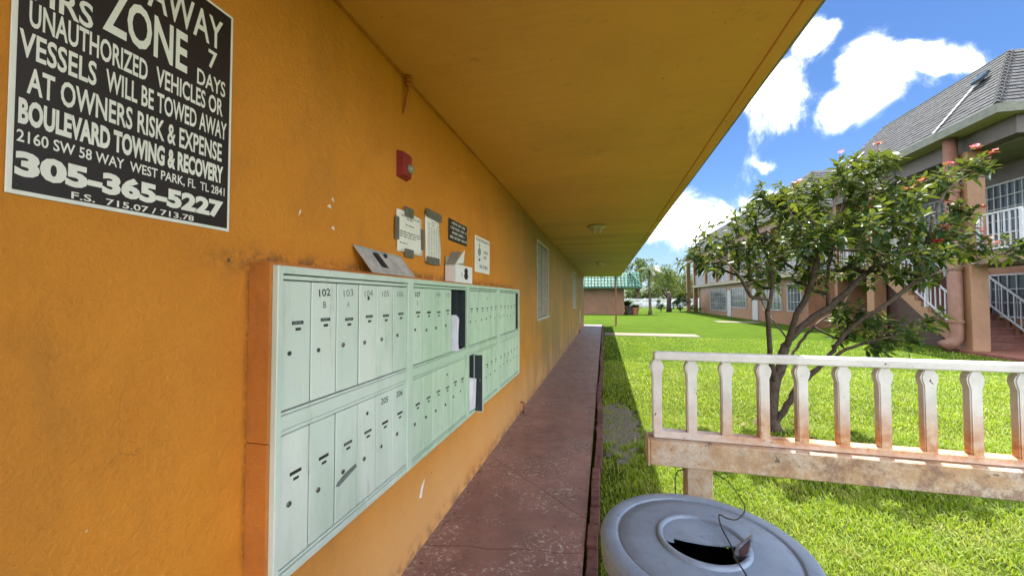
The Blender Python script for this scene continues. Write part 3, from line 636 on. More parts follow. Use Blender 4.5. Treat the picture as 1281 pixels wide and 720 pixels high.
# open white carton
t = thing('open_carton', (-.97, 2.45, 1.559), 'open white cardboard carton standing on top of the mailboxes with its flaps up', 'box')
cx0, cx1, cy0, cy1, cz0, cz1 = -1.012, -.940, 2.290, 2.612, 1.5595, 1.675
part('front', MB().box(cx1 - .002, cx1, cy0, cy1, cz0, cz1), 'carton_white', t)
part('side', MB().box(cx0, cx1 - .002, cy0, cy0 + .003, cz0, cz1), 'carton_white', t); part('side', MB().box(cx0, cx1 - .002, cy1 - .003, cy1, cz0, cz1), 'carton_white', t)
part('back', MB().box(cx0, cx0 + .003, cy0 + .003, cy1 - .003, cz0, cz1 + .055), 'carton_inside', t)
part('bottom', MB().box(cx0, cx1, cy0, cy1, cz0 - .003, cz0 - .0005), 'carton_white', t)
part('flap', MB().prism([(cx1, cy0, cz1), (cx1, 2.455, cz1 + .11), (cx1 - .01, 2.455, cz1 + .02)], (.002, 0, 0)), 'carton_white', t)
part('flap', MB().prism([(cx0, cy0 - .01, cz1 - .003), (cx1, cy0 - .01, cz1 - .003), (cx1, 2.40, cz1 + .095), (cx0, 2.40, cz1 + .095)], (0, .003, -.002)), 'carton_grey', t)
part('flap', MB().prism([(cx0 + .004, 2.46, cz1), (cx0 + .004, cy1, cz1), (cx0 + .01, cy1, cz1 + .06), (cx0 + .01, 2.46, cz1 + .09)], (.002, 0, 0)), 'carton_inside', t)
pr = MB()
for z_, r_ in ((1.640, .022), (1.605, .025)): pr.add([(cx1 + .0006, 2.485 + 1.6 * r_ * math.cos(k * math.pi / 10), z_ + r_ * math.sin(k * math.pi / 10)) for k in range(20)], [tuple(range(20))])
glyph_row(pr, cx1 + .0004, 2.385, 2.42, 1.598, 1.622, (.03, .04)); part('print', pr, 'black_print', t)
# pipe stubs at the foot of the wall
def stub(y_, lab):
    t = thing('pipe_stub', (WX + .04, y_, .03), lab, 'pipe')
    part('pipe', MB().tube([(WX + .045, y_, .03), (WX + .045, y_, .135), (WX + .035, y_, .155), (WX + .0, y_, .158)], .013, 8), 'rust_post', t, smooth=True)
    part('collar', MB().lathe([(.019, 0), (.019, .02)], (WX + .045, y_, .085), 8), 'rust_post', t)
stub(4.62, 'small rusty pipe stub standing at the foot of the wall beyond the mailboxes')
stub(15.6, 'small dark pipe stub at the wall foot near the far walkway end')
# ceiling lights
for i, (y_, lab) in enumerate(((6.2, 'nearest of the three round ceiling lights under the overhang'), (12.6, 'middle one of the three round ceiling lights under the overhang'), (19.6, 'farthest of the three ceiling lights, at the end of the overhang'))):
    t = thing('ceiling_light', (-.11, y_, 2.62), lab, 'lamp', 'ceiling lights along the walkway')
    part('base', MB().lathe([(.14, 0), (.145, -.02), (.12, -.045), (.03, -.05)], (-.11, y_, 2.621), 24), 'light_fixture', t, smooth=True)
    for dx in (-.05, .05):
        part('bulb_socket', MB().lathe([(.022, 0), (.026, -.03), (.024, -.06), (.012, -.075)], (-.11 + dx, y_, 2.575), 10), 'light_fixture', t, smooth=True)

# ------------------------------------------------------------------ railing
RY = 1.42
rl = thing('porch_railing', (1.2, RY, 0), 'chipped white railing with rust stained balusters on a box beam behind the trash can', 'railing')
part('top_rail', MB().bbox(.170, 2.62, RY - .022, RY + .022, 1.236, 1.262, .003), 'rail', rl)
part('bottom_rail', MB().bbox(.165, 2.62, RY - .018, RY + .022, .966, .990, .003), 'rail', rl)
part('box_beam', MB().bbox(.150, 2.62, RY - .045, RY + .045, .882, .9645, .003), 'beam', rl)
part('end_cap', MB().bbox(.143, .1495, RY - .047, RY + .047, .879, .968, .001), 'beam', rl)
for x_ in (.308, 2.50):
    part('post', MB().bbox(x_ - .040, x_ + .040, RY - .035, RY + .04, -.05, .8815, .003), 'beam', rl)
bl = MB()
prof = [(-.0155, .989), (-.0155, 1.184), (-.0205, 1.199), (-.0225, 1.211), (-.019, 1.222), (-.014, 1.229), (-.014, 1.237), (.014, 1.237), (.014, 1.229), (.019, 1.222), (.0225, 1.211), (.0205, 1.199), (.0155, 1.184), (.0155, .989)]
yd = (-.013, .014)
bl.prism([(x_, yd[0] + .0025, z_) for x_, z_ in prof], (0, yd[1] - yd[0] - .005, 0))
bl.prism([(x_ * .80, yd[0], z_ - (.0 if z_ < 1.0 or z_ > 1.236 else 0)) for x_, z_ in prof], (0, yd[1] - yd[0], 0))
bme = mesh_of('baluster', bl, 'rail')
for i in range(22):
    o = link('baluster', bme, rl, (.180 + i * .1105 + random.uniform(-.0015, .0015), RY + random.uniform(-.001, .001), 0)); o.rotation_euler = (0, 0, random.uniform(-.05, .05))

# ------------------------------------------------------------------ trash can
cx, cy, cz = .213, .942, .900
tc_ = thing('trash_can', (cx, cy, 0), 'brown trash can with round grey plastic lid and half open hole beside the walkway', 'trash can')
body = MB()
for k in range(24):
    w0, w1 = 2 * math.pi * (k + .06) / 24, 2 * math.pi * (k + .94) / 24
    pts = []
    for z_, r_ in ((.02, .195), (.845, .205)):
        for w, rr in ((w0, r_), (w1, r_), (w1, r_ - .014), (w0, r_ - .014)): pts.append((cx + rr * math.cos(w), cy + rr * math.sin(w), z_))
    part('slat', MB().hexa(pts), 'bin_brown', tc_)
part('liner', MB().lathe([(.182, .01), (.186, .80)], (cx, cy, 0), 32), 'dark_metal', tc_, smooth=True)
for z_ in (.15, .80): part('hoop', MB().lathe([(.206, z_), (.209, z_ + .002), (.209, z_ + .028), (.206, z_ + .03)], (cx, cy, 0), 40, cap=False), 'dark_metal', tc_)
HR = .084
prof = [(.222, -.055), (.232, -.053), (.2355, -.012), (.231, -.003), (.222, .0005), (.199, .001), (.196, .0), (.194, -.004), (.191, -.0045), (.188, -.001), (.16, .001), (.105, .004), (.0975, .003), (.096, .009), (.094, .0105), (.088, .0105), (HR, .006), (HR, -.012), (HR + .003, -.02), (.18, -.016), (.222, -.02)]
prof = [(r_ * (.955 if r_ > .12 else 1), h_) for r_, h_ in prof]
lid = part('lid', MB().lathe(prof, (cx, cy, cz), 96, cap=False), 'lid_grey', tc_); smooth_by_angle(lid, 50)
# half disc that closes the far part of the hole, its near edge wavy
pl = []
for k in range(33):
    w = R(-12) + R(204) * k / 32; pl.append((cx + (HR + .0015) * math.cos(w), cy + (HR + .0015) * math.sin(w)))
a, c = Vector(pl[-1]), Vector(pl[0])
edge = [a.lerp(c, u) + Vector((0, -.012 * math.sin(u * math.pi) + .016 * (1 if .12 < u < .9 else 0))) for u in (.06, .12, .125, .3, .5, .7, .86, .895, .9, .96)]
poly = [(x_, y_, cz + .002) for x_, y_ in pl] + [(v.x, v.y, cz + .002) for v in edge]
part('flap', MB().prism(poly, (0, 0, .003)), 'lid_grey', lid)
# wires and litter
w1 = [(.262, RY - .05, .90), (.248, RY - .055, .93), (.25, RY - .06, .955 - .08), (.245, RY - .10, .875), (.235, RY - .14, .87)]
t = thing('tie_wire', (.30, 1.2, .95), 'thin dark wire running from the railing post over the grey lid into the hole', 'wire')
def cat(pts, n=6):
    P_ = [Vector(p) for p in pts]; P_ = [P_[0]] + P_ + [P_[-1]]; out = []
    for i in range(1, len(P_) - 2):
        for j in range(n):
            u = j / n; a, b_, c_, d_ = P_[i - 1:i + 3]
            out.append(.5 * ((2 * b_) + (c_ - a) * u + (2 * a - 5 * b_ + 4 * c_ - d_) * u * u + (3 * b_ - a - 3 * c_ + d_) * u ** 3))
    out.append(P_[-1]); return out
part('strand', MB().tube(cat([(.350, RY - .03, .87), (.372, RY - .08, .873), (.372, 1.26, .885), (.35, 1.10, .912), (.312, 1.03, .916), (.285, 1.015, .922), (.268, 1.02, .925), (.262, .975, .918), (.268, .93, .908), (.262, .88, .912), (.262, .80, .915), (.258, .70, .86)]), .0016, 6), 'wire', t)
t = thing('wire_loop', (.25, RY, .87), 'dark wire looped round the railing post left of the trash can wire', 'wire')
part('strand', MB().tube(cat([(.262, RY - .04, .876), (.238, RY - .04, .868), (.228, RY - .05, .84), (.228, RY - .055, .80), (.222, RY - .06, .775), (.21, RY - .06, .765), (.225, RY - .065, .76), (.24, RY - .06, .775), (.25, RY - .05, .765), (.262, RY - .04, .77)]), .0018, 6), 'wire', t)
t = thing('litter_wrapper', (.29, .955, .92), 'crumpled shiny wrapper sticking out of the hole in the trash can lid', 'litter')
part('foil', MB().prism([(x_, .905 - (z_ - .88) * .2, z_) for x_, z_ in ((.270, .880), (.262, .905), (.268, .925), (.296, .958), (.297, .950), (.293, .915), (.286, .880))], (.004, .010, 0)), 'foil', t)
part('foil_dark', MB().prism([(x_, .9035 - (z_ - .88) * .2, z_) for x_, z_ in ((.276, .905), (.274, .922), (.293, .950), (.290, .918))], (.0, .001, 0)), 'foil_red', t)
# ------------------------------------------------------------------ buildings across the lawn
def place(name, me, parent, M):
    o = bpy.data.objects.new(name, me); COL.objects.link(o); o.parent = parent
    M = M.copy(); M.translation = M.translation - wloc(parent); o.matrix_basis = M; return o
def frame_m(org, u, v, n):
    m = Matrix.Identity(4)
    for i, a in enumerate((u, v, n)):
        for j in range(3): m[j][i] = a[j]
    m.translation = org; return m
def shingles(parent, a, b_, c, d, tab, courses, nobj, label=None):
    # face with lower edge a-b_, upper edge d-c; overlapping courses of tabs
    a, b_, c, d = map(Vector, (a, b_, c, d)); u = (b_ - a).normalized(); n = u.cross(d - a).normalized()
    if n.z < 0: n = -n
    v = n.cross(u).normalized()
    if v.z < 0: v = -v
    base = MB().add([a, b_, c, d], [(0, 1, 2, 3)]); part('roof_deck', base, 'trim_greenish', parent)
    hgt = (d - a).dot(v); ex = hgt / courses; T = []
    tm = MB().hexa([(0, 0, .004), (tab * .97, 0, .004), (tab * .97, ex * 1.25, .002), (0, ex * 1.25, .002), (0, 0, .026), (tab * .97, 0, .026), (tab * .97, ex * 1.25, .006), (0, ex * 1.25, .006)])
    for i in range(courses):
        f0 = i / courses; lo_ = a.lerp(d, f0); hi = b_.lerp(c, f0); L = (hi - lo_).dot(u)
        x_ = -(tab * .5 if i % 2 else 0) + random.uniform(-.03, .03)
        while x_ < L - .02:
            x0 = max(0, x_); x1 = min(L, x_ + tab); 
            if x1 - x0 > .03: T.append((lo_ + u * x0 + n * random.uniform(0, .006), (x1 - x0) / tab))
            x_ += tab
    me = mesh_of('shingle', tm, 'shingle_grey', (0, 0, 0))
    T.sort(key=lambda q: (q[0] - Vector(CAM)).length)
    for o_, s in T[:nobj]: place('shingle', me, parent, frame_m(o_, u, v, n) @ Matrix.Diagonal((s, 1, 1, 1)))
    if T[nobj:]:
        r = MB()
        for o_, s in T[nobj:]:
            q = frame_m(o_, u, v, n) @ Matrix.Diagonal((s, 1, 1, 1)); r.add([q @ Vector(p) for p in tm.v], tm.f)
        part('shingle_field', r, 'shingle_grey', parent, kind='stuff')
def window(parent, x, y0, y1, z0, z1, nv, nh, name='window', mat='glass_dark', fm='bar_grey', bars=True, label=None):
    w = part(name, MB().box(x + .02, x + .05, y0, y1, z0, z1), mat, parent, label=label)
    fr = MB(); t_ = .05
    fr.box(x - .03, x + .06, y0 - t_, y0, z0 - t_, z1 + t_).box(x - .03, x + .06, y1, y1 + t_, z0 - t_, z1 + t_).box(x - .03, x + .06, y0, y1, z1, z1 + t_).box(x - .03, x + .06, y0, y1, z0 - t_, z0)
    part('frame', fr, fm, w)
    if bars:
        for i in range(1, nv): yy = y0 + (y1 - y0) * i / nv; part('bar', MB().box(x - .02, x, yy - .012, yy + .012, z0, z1), fm, w)
        for i in range(1, nh): zz = z0 + (z1 - z0) * i / nh; part('bar', MB().box(x - .026, x - .021, y0, y1, zz - .012, zz + .012), fm, w)
    return w
def balcony_rail(parent, p, q, h=1.0, sp=.13, joined=False, z_off=.09, posts=True):
    p, q = Vector(p), Vector(q); L = (Vector((q.x, q.y, 0)) - Vector((p.x, p.y, 0))).length; n = max(1, int(L / sp)); r = .014
    up = Vector((0, 0, 1)); side = (q - p).cross(up).normalized(); o = None
    for z_, hh in ((h - .02, .045), (z_off, .035)):
        a, c = p + up * z_, q + up * z_; s = side * .024
        rr = MB().hexa([a - s, a + s, c + s, c - s, a - s + up * hh, a + s + up * hh, c + s + up * hh, c - s + up * hh])
        if o is None: o = part('balcony_railing', rr, 'rail_grey', parent)
        else: part('bottom_rail', rr, 'rail_grey', o)
    jb = MB()
    for i in range(n + 1):
        c = p.lerp(q, i / n); w = .035 if i % 8 == 0 and posts else .012
        bb = MB().box(c.x - w, c.x + w, c.y - w, c.y + w, c.z + (0 if i % 8 == 0 else z_off + .03), c.z + h - .02)
        if joined: jb.add(bb.v, bb.f)
        else: part('baluster' if w < .03 else 'post', bb, 'rail_grey', o)
    if joined: part('baluster_row', jb, 'rail_grey', o, kind='stuff')
    return o
# nearer block
a1 = thing('apartment_building', (12, 15, 0), 'nearer two storey brown apartment block with a grey shingle mansard roof and an open staircase', 'building')
XE, ZE, XT, ZT = 9.0, 6.0, 10.6, 8.05
YA, YB = 11.15, 19.1
shingles(a1, (XE, YA, ZE), (XE, YB, ZE), (XT, YB - 1.6, ZT), (XT, YA + 1.6, ZT), .30, 17, 240)
shingles(a1, (XE, YA, ZE), (17.5, YA, ZE), (15.9, YA + 1.6, ZT), (XT, YA + 1.6, ZT), .30, 17, 60)
hip = MB()
for i in range(17):
    f0, f1 = i / 17, (i + 1.25) / 17; A_, B_ = Vector((XE, YA, ZE)), Vector((XT, YA + 1.6, ZT)); p0, p1 = A_.lerp(B_, f0), A_.lerp(B_, min(1, f1))
    up = Vector((-.03, -.03, .035)); s1, s2 = Vector((.02, .13, .0)), Vector((.13, .02, .0))
    hip.hexa([p0 + s1, p0 + up * .8, p1 + up * .2, p1 + s1, p0 + s1 + up, p0 + up * 1.8, p1 + up, p1 + s1 + up * .6]); hip.hexa([p0 + s2, p0 + up * .8, p1 + up * .2, p1 + s2, p0 + s2 + up, p0 + up * 1.8, p1 + up, p1 + s2 + up * .6])
part('hip_cap', hip, 'shingle_grey', a1)
part('roof_top', MB().box(XT, 15.9, YA + 1.6, YB - 1.6, ZT - .1, ZT), 'shingle_grey', a1)
part('roof_edge', MB().box(XT - .03, XT + .03, YA + 1.6, YB - 1.6, ZT, ZT + .035), 'trim_greenish', a1)
part('fascia', MB().box(XE - .03, XE, YA, YB, ZE - .20, ZE + .012).box(XE - .03, 17.5, YA - .03, YA - .001, ZE - .20, ZE + .012), 'trim_greenish', a1)
part('eave_soffit', MB().hexa([(XE, YA, ZE - .19), (17.5, YA, ZE - .19), (17.5, YB, ZE - .19), (XE, YB, ZE - .19), (XE, YA, ZE - .17), (17.5, YA, ZE - .17), (17.5, YB, ZE - .17), (XE, YB, ZE - .17)]), 'eave_beige', a1)
fl = part('flashing_strip', MB().hexa([Vector((XE, 12.85, ZE)).lerp(Vector((XT, 12.85, ZT)), u) + Vector((-.03, w, .05)) + Vector((-.01, 0, .01)) * k for k in (0, 1) for u, w in ((0, 0), (0, .06), (.60, .06), (.60, 0))]), 'white_metal', a1)
part('roof_vent', MB().hexa([Vector((XE, 12.55, ZE)).lerp(Vector((XT, 12.55, ZT)), u) + Vector((-.06, w, .06)) + Vector((-.06, 0, .06)) * k for k in (0, 1) for u, w in ((.60, .05), (.60, .36), (.70, .36), (.70, .05))]), 'glass_dark', a1)
part('flashing_strip', MB().hexa([Vector((XE, 17.6, ZE)).lerp(Vector((XT, 17.6, ZT)), u) + Vector((-.03, w, .05)) + Vector((-.01, 0, .01)) * k for k in (0, 1) for u, w in ((.02, 0), (.02, .12), (.5, -.4), (.5, -.52))]), 'white_metal', a1)
part('beam', MB().box(9.50, 9.82, 11.35, YB - .4, 5.36, 5.80), 'shaded_stucco', a1)
part('balcony_ceiling', MB().box(9.821, 11.19, 11.66, YB - .62, 5.33, 5.36), 'trim_greenish', a1)
part('beam', MB().box(9.83, 16.8, 11.35, 11.65, 5.361, 5.799), 'shaded_stucco', a1)
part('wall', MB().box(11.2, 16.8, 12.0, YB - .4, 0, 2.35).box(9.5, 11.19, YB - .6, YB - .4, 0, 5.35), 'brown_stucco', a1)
part('wall', MB().box(11.2, 16.8, 12.0, YB - .4, 2.62, 5.80), 'shaded_stucco', a1, label='dark shaded upstairs wall')
part('balcony_slab', MB().box(9.5, 16.8, 11.35, 12.95, 2.36, 2.60).box(9.5, 11.2, 16.75, YB - .62, 2.36, 2.60), 'orange_stucco', a1)
part('slab_edge', MB().box(9.44, 9.498, 11.33, 12.97, 2.33, 2.62), 'pipe_orange', a1); part('slab_edge', MB().box(9.44, 9.498, 16.75, YB - .4, 2.33, 2.62), 'pipe_orange', a1)
balcony_rail(a1, (9.58, 11.40, 2.60), (9.58, 12.50, 2.60)); balcony_rail(a1, (9.64, 11.40, 2.60), (16.6, 11.40, 2.60), joined=True)
balcony_rail(a1, (9.58, 16.8, 2.60), (9.58, YB - .65, 2.60), joined=True)
for y_ in (12.68, 16.35):
    part('pillar', MB().bbox(9.40, 9.78, y_ - .19, y_ + .19, 0, 5.355, .01), 'orange_stucco', a1)
part('corner_trim', MB().box(9.785, 9.80, 12.535, 12.56, .07, 2.3), 'white_metal', a1)
dp = part('downspout', MB().tube([(9.24, 12.74, 5.80), (9.24, 12.74, .50), (9.23, 12.74, .36), (9.16, 12.76, .24), (8.98, 12.80, .12)], [.145, .145, .148, .155, .17], 16), 'pipe_orange', a1, smooth=True)
for z_ in (.78, 2.2, 4.3): part('coupling', MB().lathe([(.150, 0), (.168, .01), (.168, .07), (.150, .08)], (9.24, 12.74, z_), 16), 'pipe_orange', dp)
# staircase
NS, TR, RI, SY = 14, .25, .186, 12.95
for i in range(NS):
    y0 = SY + i * TR; z0 = .07 + i * RI
    part('step', MB().box(9.72, 11.06, y0 - .02, y0 + TR + .04, z0 + RI - .05, z0 + RI).box(9.72, 11.06, y0 + .001, y0 + .03, z0, z0 + RI - .051), 'stair_red', a1)
for x_ in (9.62, 11.065):
    b = MB()
    for i in range(NS):
        y0 = SY + i * TR; z0 = .07 + i * RI; zb = max(.01, z0 - .28); zb2 = max(.01, z0 + RI - .28)
        b.hexa([(x_, y0, zb), (x_ + .095, y0, zb), (x_ + .095, y0 + TR, zb2), (x_, y0 + TR, zb2), (x_, y0, z0 + RI), (x_ + .095, y0, z0 + RI), (x_ + .095, y0 + TR, z0 + RI), (x_, y0 + TR, z0 + RI)])
    part('stringer', b, 'orange_stucco', a1)
part('undercroft_wall', MB().hexa([(9.84, 14.0, 0), (9.96, 14.0, 0), (9.96, 16.7, 0), (9.84, 16.7, 0), (9.84, 14.0, .52), (9.96, 14.0, .52), (9.96, 16.7, 2.3), (9.84, 16.7, 2.3)]), 'bin_brown', a1)  # very dark brown: deep shade under the stairs put into the wall colour
for x_ in (9.67, 11.10): balcony_rail(a1, (x_, SY + .05, .20), (x_, SY + NS * TR, .20 + NS * RI), h=1.0, sp=.16, z_off=.16)
window(a1, 11.16, 12.65, 14.4, 3.35, 4.72, 9, 4, label='barred upstairs window right of the pillar'); window(a1, 11.16, 15.6, 17.3, 3.35, 4.74, 8, 4, mat='curtain', label='barred upstairs window left of the pillar')
window(a1, 11.16, 12.5, 14.2, .95, 2.1, 7, 3, label='barred ground floor window behind the stairs')
dd = part('door', MB().box(11.13, 11.19, 17.5, 18.4, 2.62, 4.7), 'white_metal', a1); part('handle', MB().lathe([(.03, 0), (.03, -.05)], (11.13, 17.6, 3.6), 8, 'x'), 'lock_metal', dd)
window(a1, 11.16, 15.2, 17.8, .6, 2.1, 8, 3, mat='curtain', label='pale ground floor window behind the undercroft')
# farther block
a2 = thing('apartment_building', (12, 34, 0), 'farther two storey apartment block with a grey mansard roof, seen behind the flowering tree', 'building')
YA, YB = 21.0, 47.6
shingles(a2, (XE, YA, ZE), (XE, YB, ZE), (XT, YB - 1.6, ZT), (XT, YA + 1.6, ZT), .55, 14, 0)
shingles(a2, (XE, YA, ZE), (17.5, YA, ZE), (15.9, YA + 1.6, ZT), (XT, YA + 1.6, ZT), .55, 14, 0)
part('roof_top', MB().box(XT, 15.9, YA + 1.6, YB - 1.6, ZT - .1, ZT), 'shingle_grey', a2)
part('fascia', MB().box(XE - .03, XE, YA, YB, ZE - .18, ZE + .012).box(XE - .03, 17.5, YA - .03, YA - .001, ZE - .18, ZE + .012), 'trim_greenish', a2)
part('eave_soffit', MB().box(XE, 17.5, YA, YB, ZE - .17, ZE - .15), 'eave_beige', a2)
part('beam', MB().box(9.35, 9.7, YA + .4, YB - .5, 5.45, 5.82), 'brown_stucco', a2)
part('wall', MB().box(9.75, 16.8, YA + .4, 43.2, 0, 2.55), 'brown_stucco', a2)
part('wall', MB().box(11.2, 16.8, YA + .4, 43.2, 2.80, 5.81), 'pale_stucco', a2, label='pale upstairs wall behind the balcony')
part('balcony_slab', MB().box(9.25, 16.8, YA + .4, 43.8, 2.56, 2.79), 'eave_beige', a2)
for y_ in (24.6, 28.2, 31.8, 35.4, 39.0, 43.6, 47.0): part('pillar', MB().bbox(9.30, 9.68, y_ - .2, y_ + .2, 0 if y_ > 43 else 2.79, 5.449, .01), 'brown_stucco', a2)
balcony_rail(a2, (9.5, YA + .5, 2.79), (9.5, 43.4, 2.79), joined=True, sp=.13)
for y0, y1, z0, z1, m_, nv in ((34.0, 38.6, .45, 2.2, 'curtain', 8), (29.6, 32.8, .8, 2.2, 'glass_dark', 6), (24.2, 26.6, .8, 2.2, 'curtain', 5), (22.0, 23.4, .8, 2.2, 'glass_dark', 4)):
    window(a2, 9.71, y0, y1, z0, z1, nv, 3)
for y_ in (28.0, 33.3): part('door', MB().box(9.70, 9.745, y_ - .45, y_ + .45, .02, 2.1), 'bar_grey', a2)
for y0 in (23.0, 27.0, 31.0, 36.0, 40.0): window(a2, 11.16, y0, y0 + 1.8, 3.4, 4.8, 5, 3)
# green roofed building at the end
g1 = thing('low_building', (-2, 38, 0), 'low pink brown building with a green barrel tile roof beyond the end of the walkway', 'building')
part('wall', MB().box(-9, 1.76, 35.2, 43, 0, 2.43), 'brown_stucco', g1)
part('roof_core', MB().hexa([(-10, 34.2, 2.42), (3.2, 34.2, 2.42), (3.2, 44, 2.42), (-10, 44, 2.42), (-9, 35.4, 3.75), (2.1, 35.4, 3.75), (2.1, 43, 3.75), (-9, 43, 3.75)]), 'tile_mortar', g1)
part('fascia', MB().box(-10, 3.2, 34.17, 34.2, 2.34, 2.46).box(3.2, 3.23, 34.17, 44, 2.34, 2.46), 'green_tile', g1)
tl = MB()
def tile_row(p, q, up, n, courses):
    p, q, up = Vector(p), Vector(q), Vector(up); d = (q - p) / n; dn = d.normalized()
    nn = dn.cross(up.normalized()); nn = nn if nn.z > 0 else -nn
    for j in range(courses):
        for i in range(n):
            c0 = p + d * (i + .5) + up * (j / courses) ; c1 = c0 + up / courses * .82
            if (c0 - p).dot(dn) < .0: continue
            vs = []
            for c, r_ in ((c0, .12), (c1, .095)):
                for k in range(5):
                    w = math.pi * k / 4; vs.append(c + dn * math.cos(w) * r_ + nn * (math.sin(w) * r_ * .8 + .02))
            tl.add(vs, [(k, k + 1, 6 + k, 5 + k) for k in range(4)] + [(0, 4, 3, 2, 1)])
tile_row((-6, 34.2, 2.45), (3.1, 34.2, 2.45), (0, 1.2, 1.33), 32, 5); tile_row((3.2, 34.3, 2.45), (3.2, 43.8, 2.45), (-1.1, 0, 1.33), 34, 5)
part('roof_tiles', tl, 'green_tile', g1, kind='stuff')
t = thing('support_post', (.62, 20.85, 0), 'thin rusty post holding up the far corner of the overhang', 'post')
part('shaft', MB().bbox(.575, .665, 20.8, 20.9, 0, 2.62, .004), 'rust_post', t); part('base_plate', MB().bbox(.53, .71, 20.76, 20.94, 0, .025, .004), 'rust_post', t)
# distance: fence, tower, car
fc = thing('white_fence', (14, 60, 0), 'low white picket fence running across beyond the lawn', 'fence')
for z_ in (.35, 1.2): part('rail', MB().box(1, 34, 60, 60.05, z_, z_ + .12), 'white_metal', fc)
pk = MB()
for i in range(180): pk.box(1 + i * .183, 1.09 + i * .183, 59.96, 59.99, .1, 1.42)
part('pickets', pk, 'white_metal', fc, kind='stuff')
for i in range(14): part('post', MB().box(.95 + i * 2.5, 1.1 + i * 2.5, 60.06, 60.2, 0, 1.5), 'white_metal', fc)
dr = MB().box(-60, 120, 64, 74, -.05, .012); tag(part('road', dr, 'concrete'), kind='structure')
for (x0, x1, zt, lab) in ((38.3, 40.2, 17.5, 'taller slim pale blue tower far beyond the lawn'), (41.0, 42.6, 15.5, 'shorter slim pale blue tower far beyond the lawn')):
    t = thing('distant_tower', ((x0 + x1) / 2, 202, 0), lab, 'building')
    part('wall', MB().box(x0, x1, 200, 204, 0, zt), 'tower_blue', t); part('roof', MB().box(x0 - .2, x1 + .2, 199.8, 204.2, zt, zt + .5), 'tower_blue', t)
    for f_ in range(6): part('window', MB().box(x0 + .3, x1 - .3, 199.9, 199.98, 1.5 + f_ * 2.6, 3.2 + f_ * 2.6), 'tower_glass', t)
def car(x, y, lab):
    t = thing('parked_car', (x, y, 0), lab, 'car')
    side = [(-2.1, .35), (-2.15, .75), (-1.3, .92), (-.7, 1.42), (.8, 1.44), (1.5, .98), (2.1, .88), (2.15, .4)]
    part('body', MB().prism([(x + a, y - .85, z_) for a, z_ in side], (0, 1.7, 0)), 'car_paint', t)
    part('window', MB().prism([(x + a, y - .86, z_) for a, z_ in [(-1.15, .93), (-.65, 1.34), (.75, 1.36), (1.3, .98)]], (0, .006, 0)), 'glass_dark', t)
    for dx in (-1.35, 1.35):
        for dy in (-.86, .70):
            w = part('wheel', MB().lathe([(.10, 0), (.30, 0), (.33, .03), (.33, .13), (.30, .16), (.10, .16)], (x + dx, y + dy, .33), 18, 'y'), 'rubber', t)
            part('rim', MB().lathe([(.18, -.004), (.18, .0)], (x + dx, y + dy, .33), 12, 'y'), 'bare_metal', w)
    part('headlight', MB().box(x + 2.1, x + 2.16, y - .8, y - .5, .6, .75), 'clear_lens', t); part('headlight', MB().box(x + 2.1, x + 2.16, y + .5, y + .8, .6, .75), 'clear_lens', t)
car(10.2, 55.0, 'pale blue parked car at the far end of the lawn beside the far building')
car(7.2, 66.5, 'pale blue parked car behind the white fence, left of the dark bush')

# ------------------------------------------------------------------ foliage helpers
def leaf_shape(L, Wd, n=3, fold=.18, droop=.15):
    # pointed oval leaf along +y, folded along its midrib
    ys = [0, .30, .62, 1.0]; ws = [.12, .95, .85, 0.0]; vs = []; fs = []
    for i, (y_, w_) in enumerate(zip(ys, ws)):
        z_ = -droop * L * y_ * y_
        vs += [(-w_ * Wd / 2, y_ * L, z_ + fold * w_ * Wd / 2), (0, y_ * L, z_), (w_ * Wd / 2, y_ * L, z_ + fold * w_ * Wd / 2)]
    for i in range(3):
        a = i * 3; fs += [(a, a + 1, a + 4, a + 3), (a + 1, a + 2, a + 5, a + 4)]
    return vs, fs
def bulk_mesh(name, tmpl, mats4, mat, smooth=False):
    # many copies of a template joined into one mesh
    tv = np.array(tmpl[0], float); tf = tmpl[1]; A = np.array([[list(r) for r in m] for m in mats4]); n = len(A)
    v = np.einsum('nij,kj->nki', A[:, :3, :3], tv) + A[:, None, :3, 3]; v = v.reshape(-1, 3)
    k = len(tv); ln = [len(f) for f in tf]; idx = np.concatenate([np.array(f) for f in tf]); 
    loops = (idx[None, :] + (np.arange(n) * k)[:, None]).reshape(-1); tot = np.tile(ln, n); start = np.concatenate([[0], np.cumsum(tot)[:-1]])
    me = bpy.data.meshes.new(name); me.vertices.add(len(v)); me.vertices.foreach_set('co', v.ravel()); me.loops.add(len(loops)); me.loops.foreach_set('vertex_index', loops.astype(np.int32))
    me.polygons.add(len(tot)); me.polygons.foreach_set('loop_start', start.astype(np.int32)); me.polygons.foreach_set('loop_total', tot.astype(np.int32)); me.update(calc_edges=True)
    me.materials.append(MATS[mat]); me.polygons.foreach_set('use_smooth', np.full(len(tot), smooth)); return me
def orient(org, d, roll=0.0, s=1.0):     # y axis along d, z axis as far up as it goes
    d = Vector(d).normalized(); x_ = d.cross(Vector((0, 0, 1)))
    if x_.length < .05: x_ = Vector((1, 0, 0))
    x_.normalize(); z_ = x_.cross(d).normalized(); q = frame_m(Vector(org), x_, d, z_)
    return q @ Matrix.Rotation(roll, 4, 'Y') @ Matrix.Diagonal((s, s, s, 1))

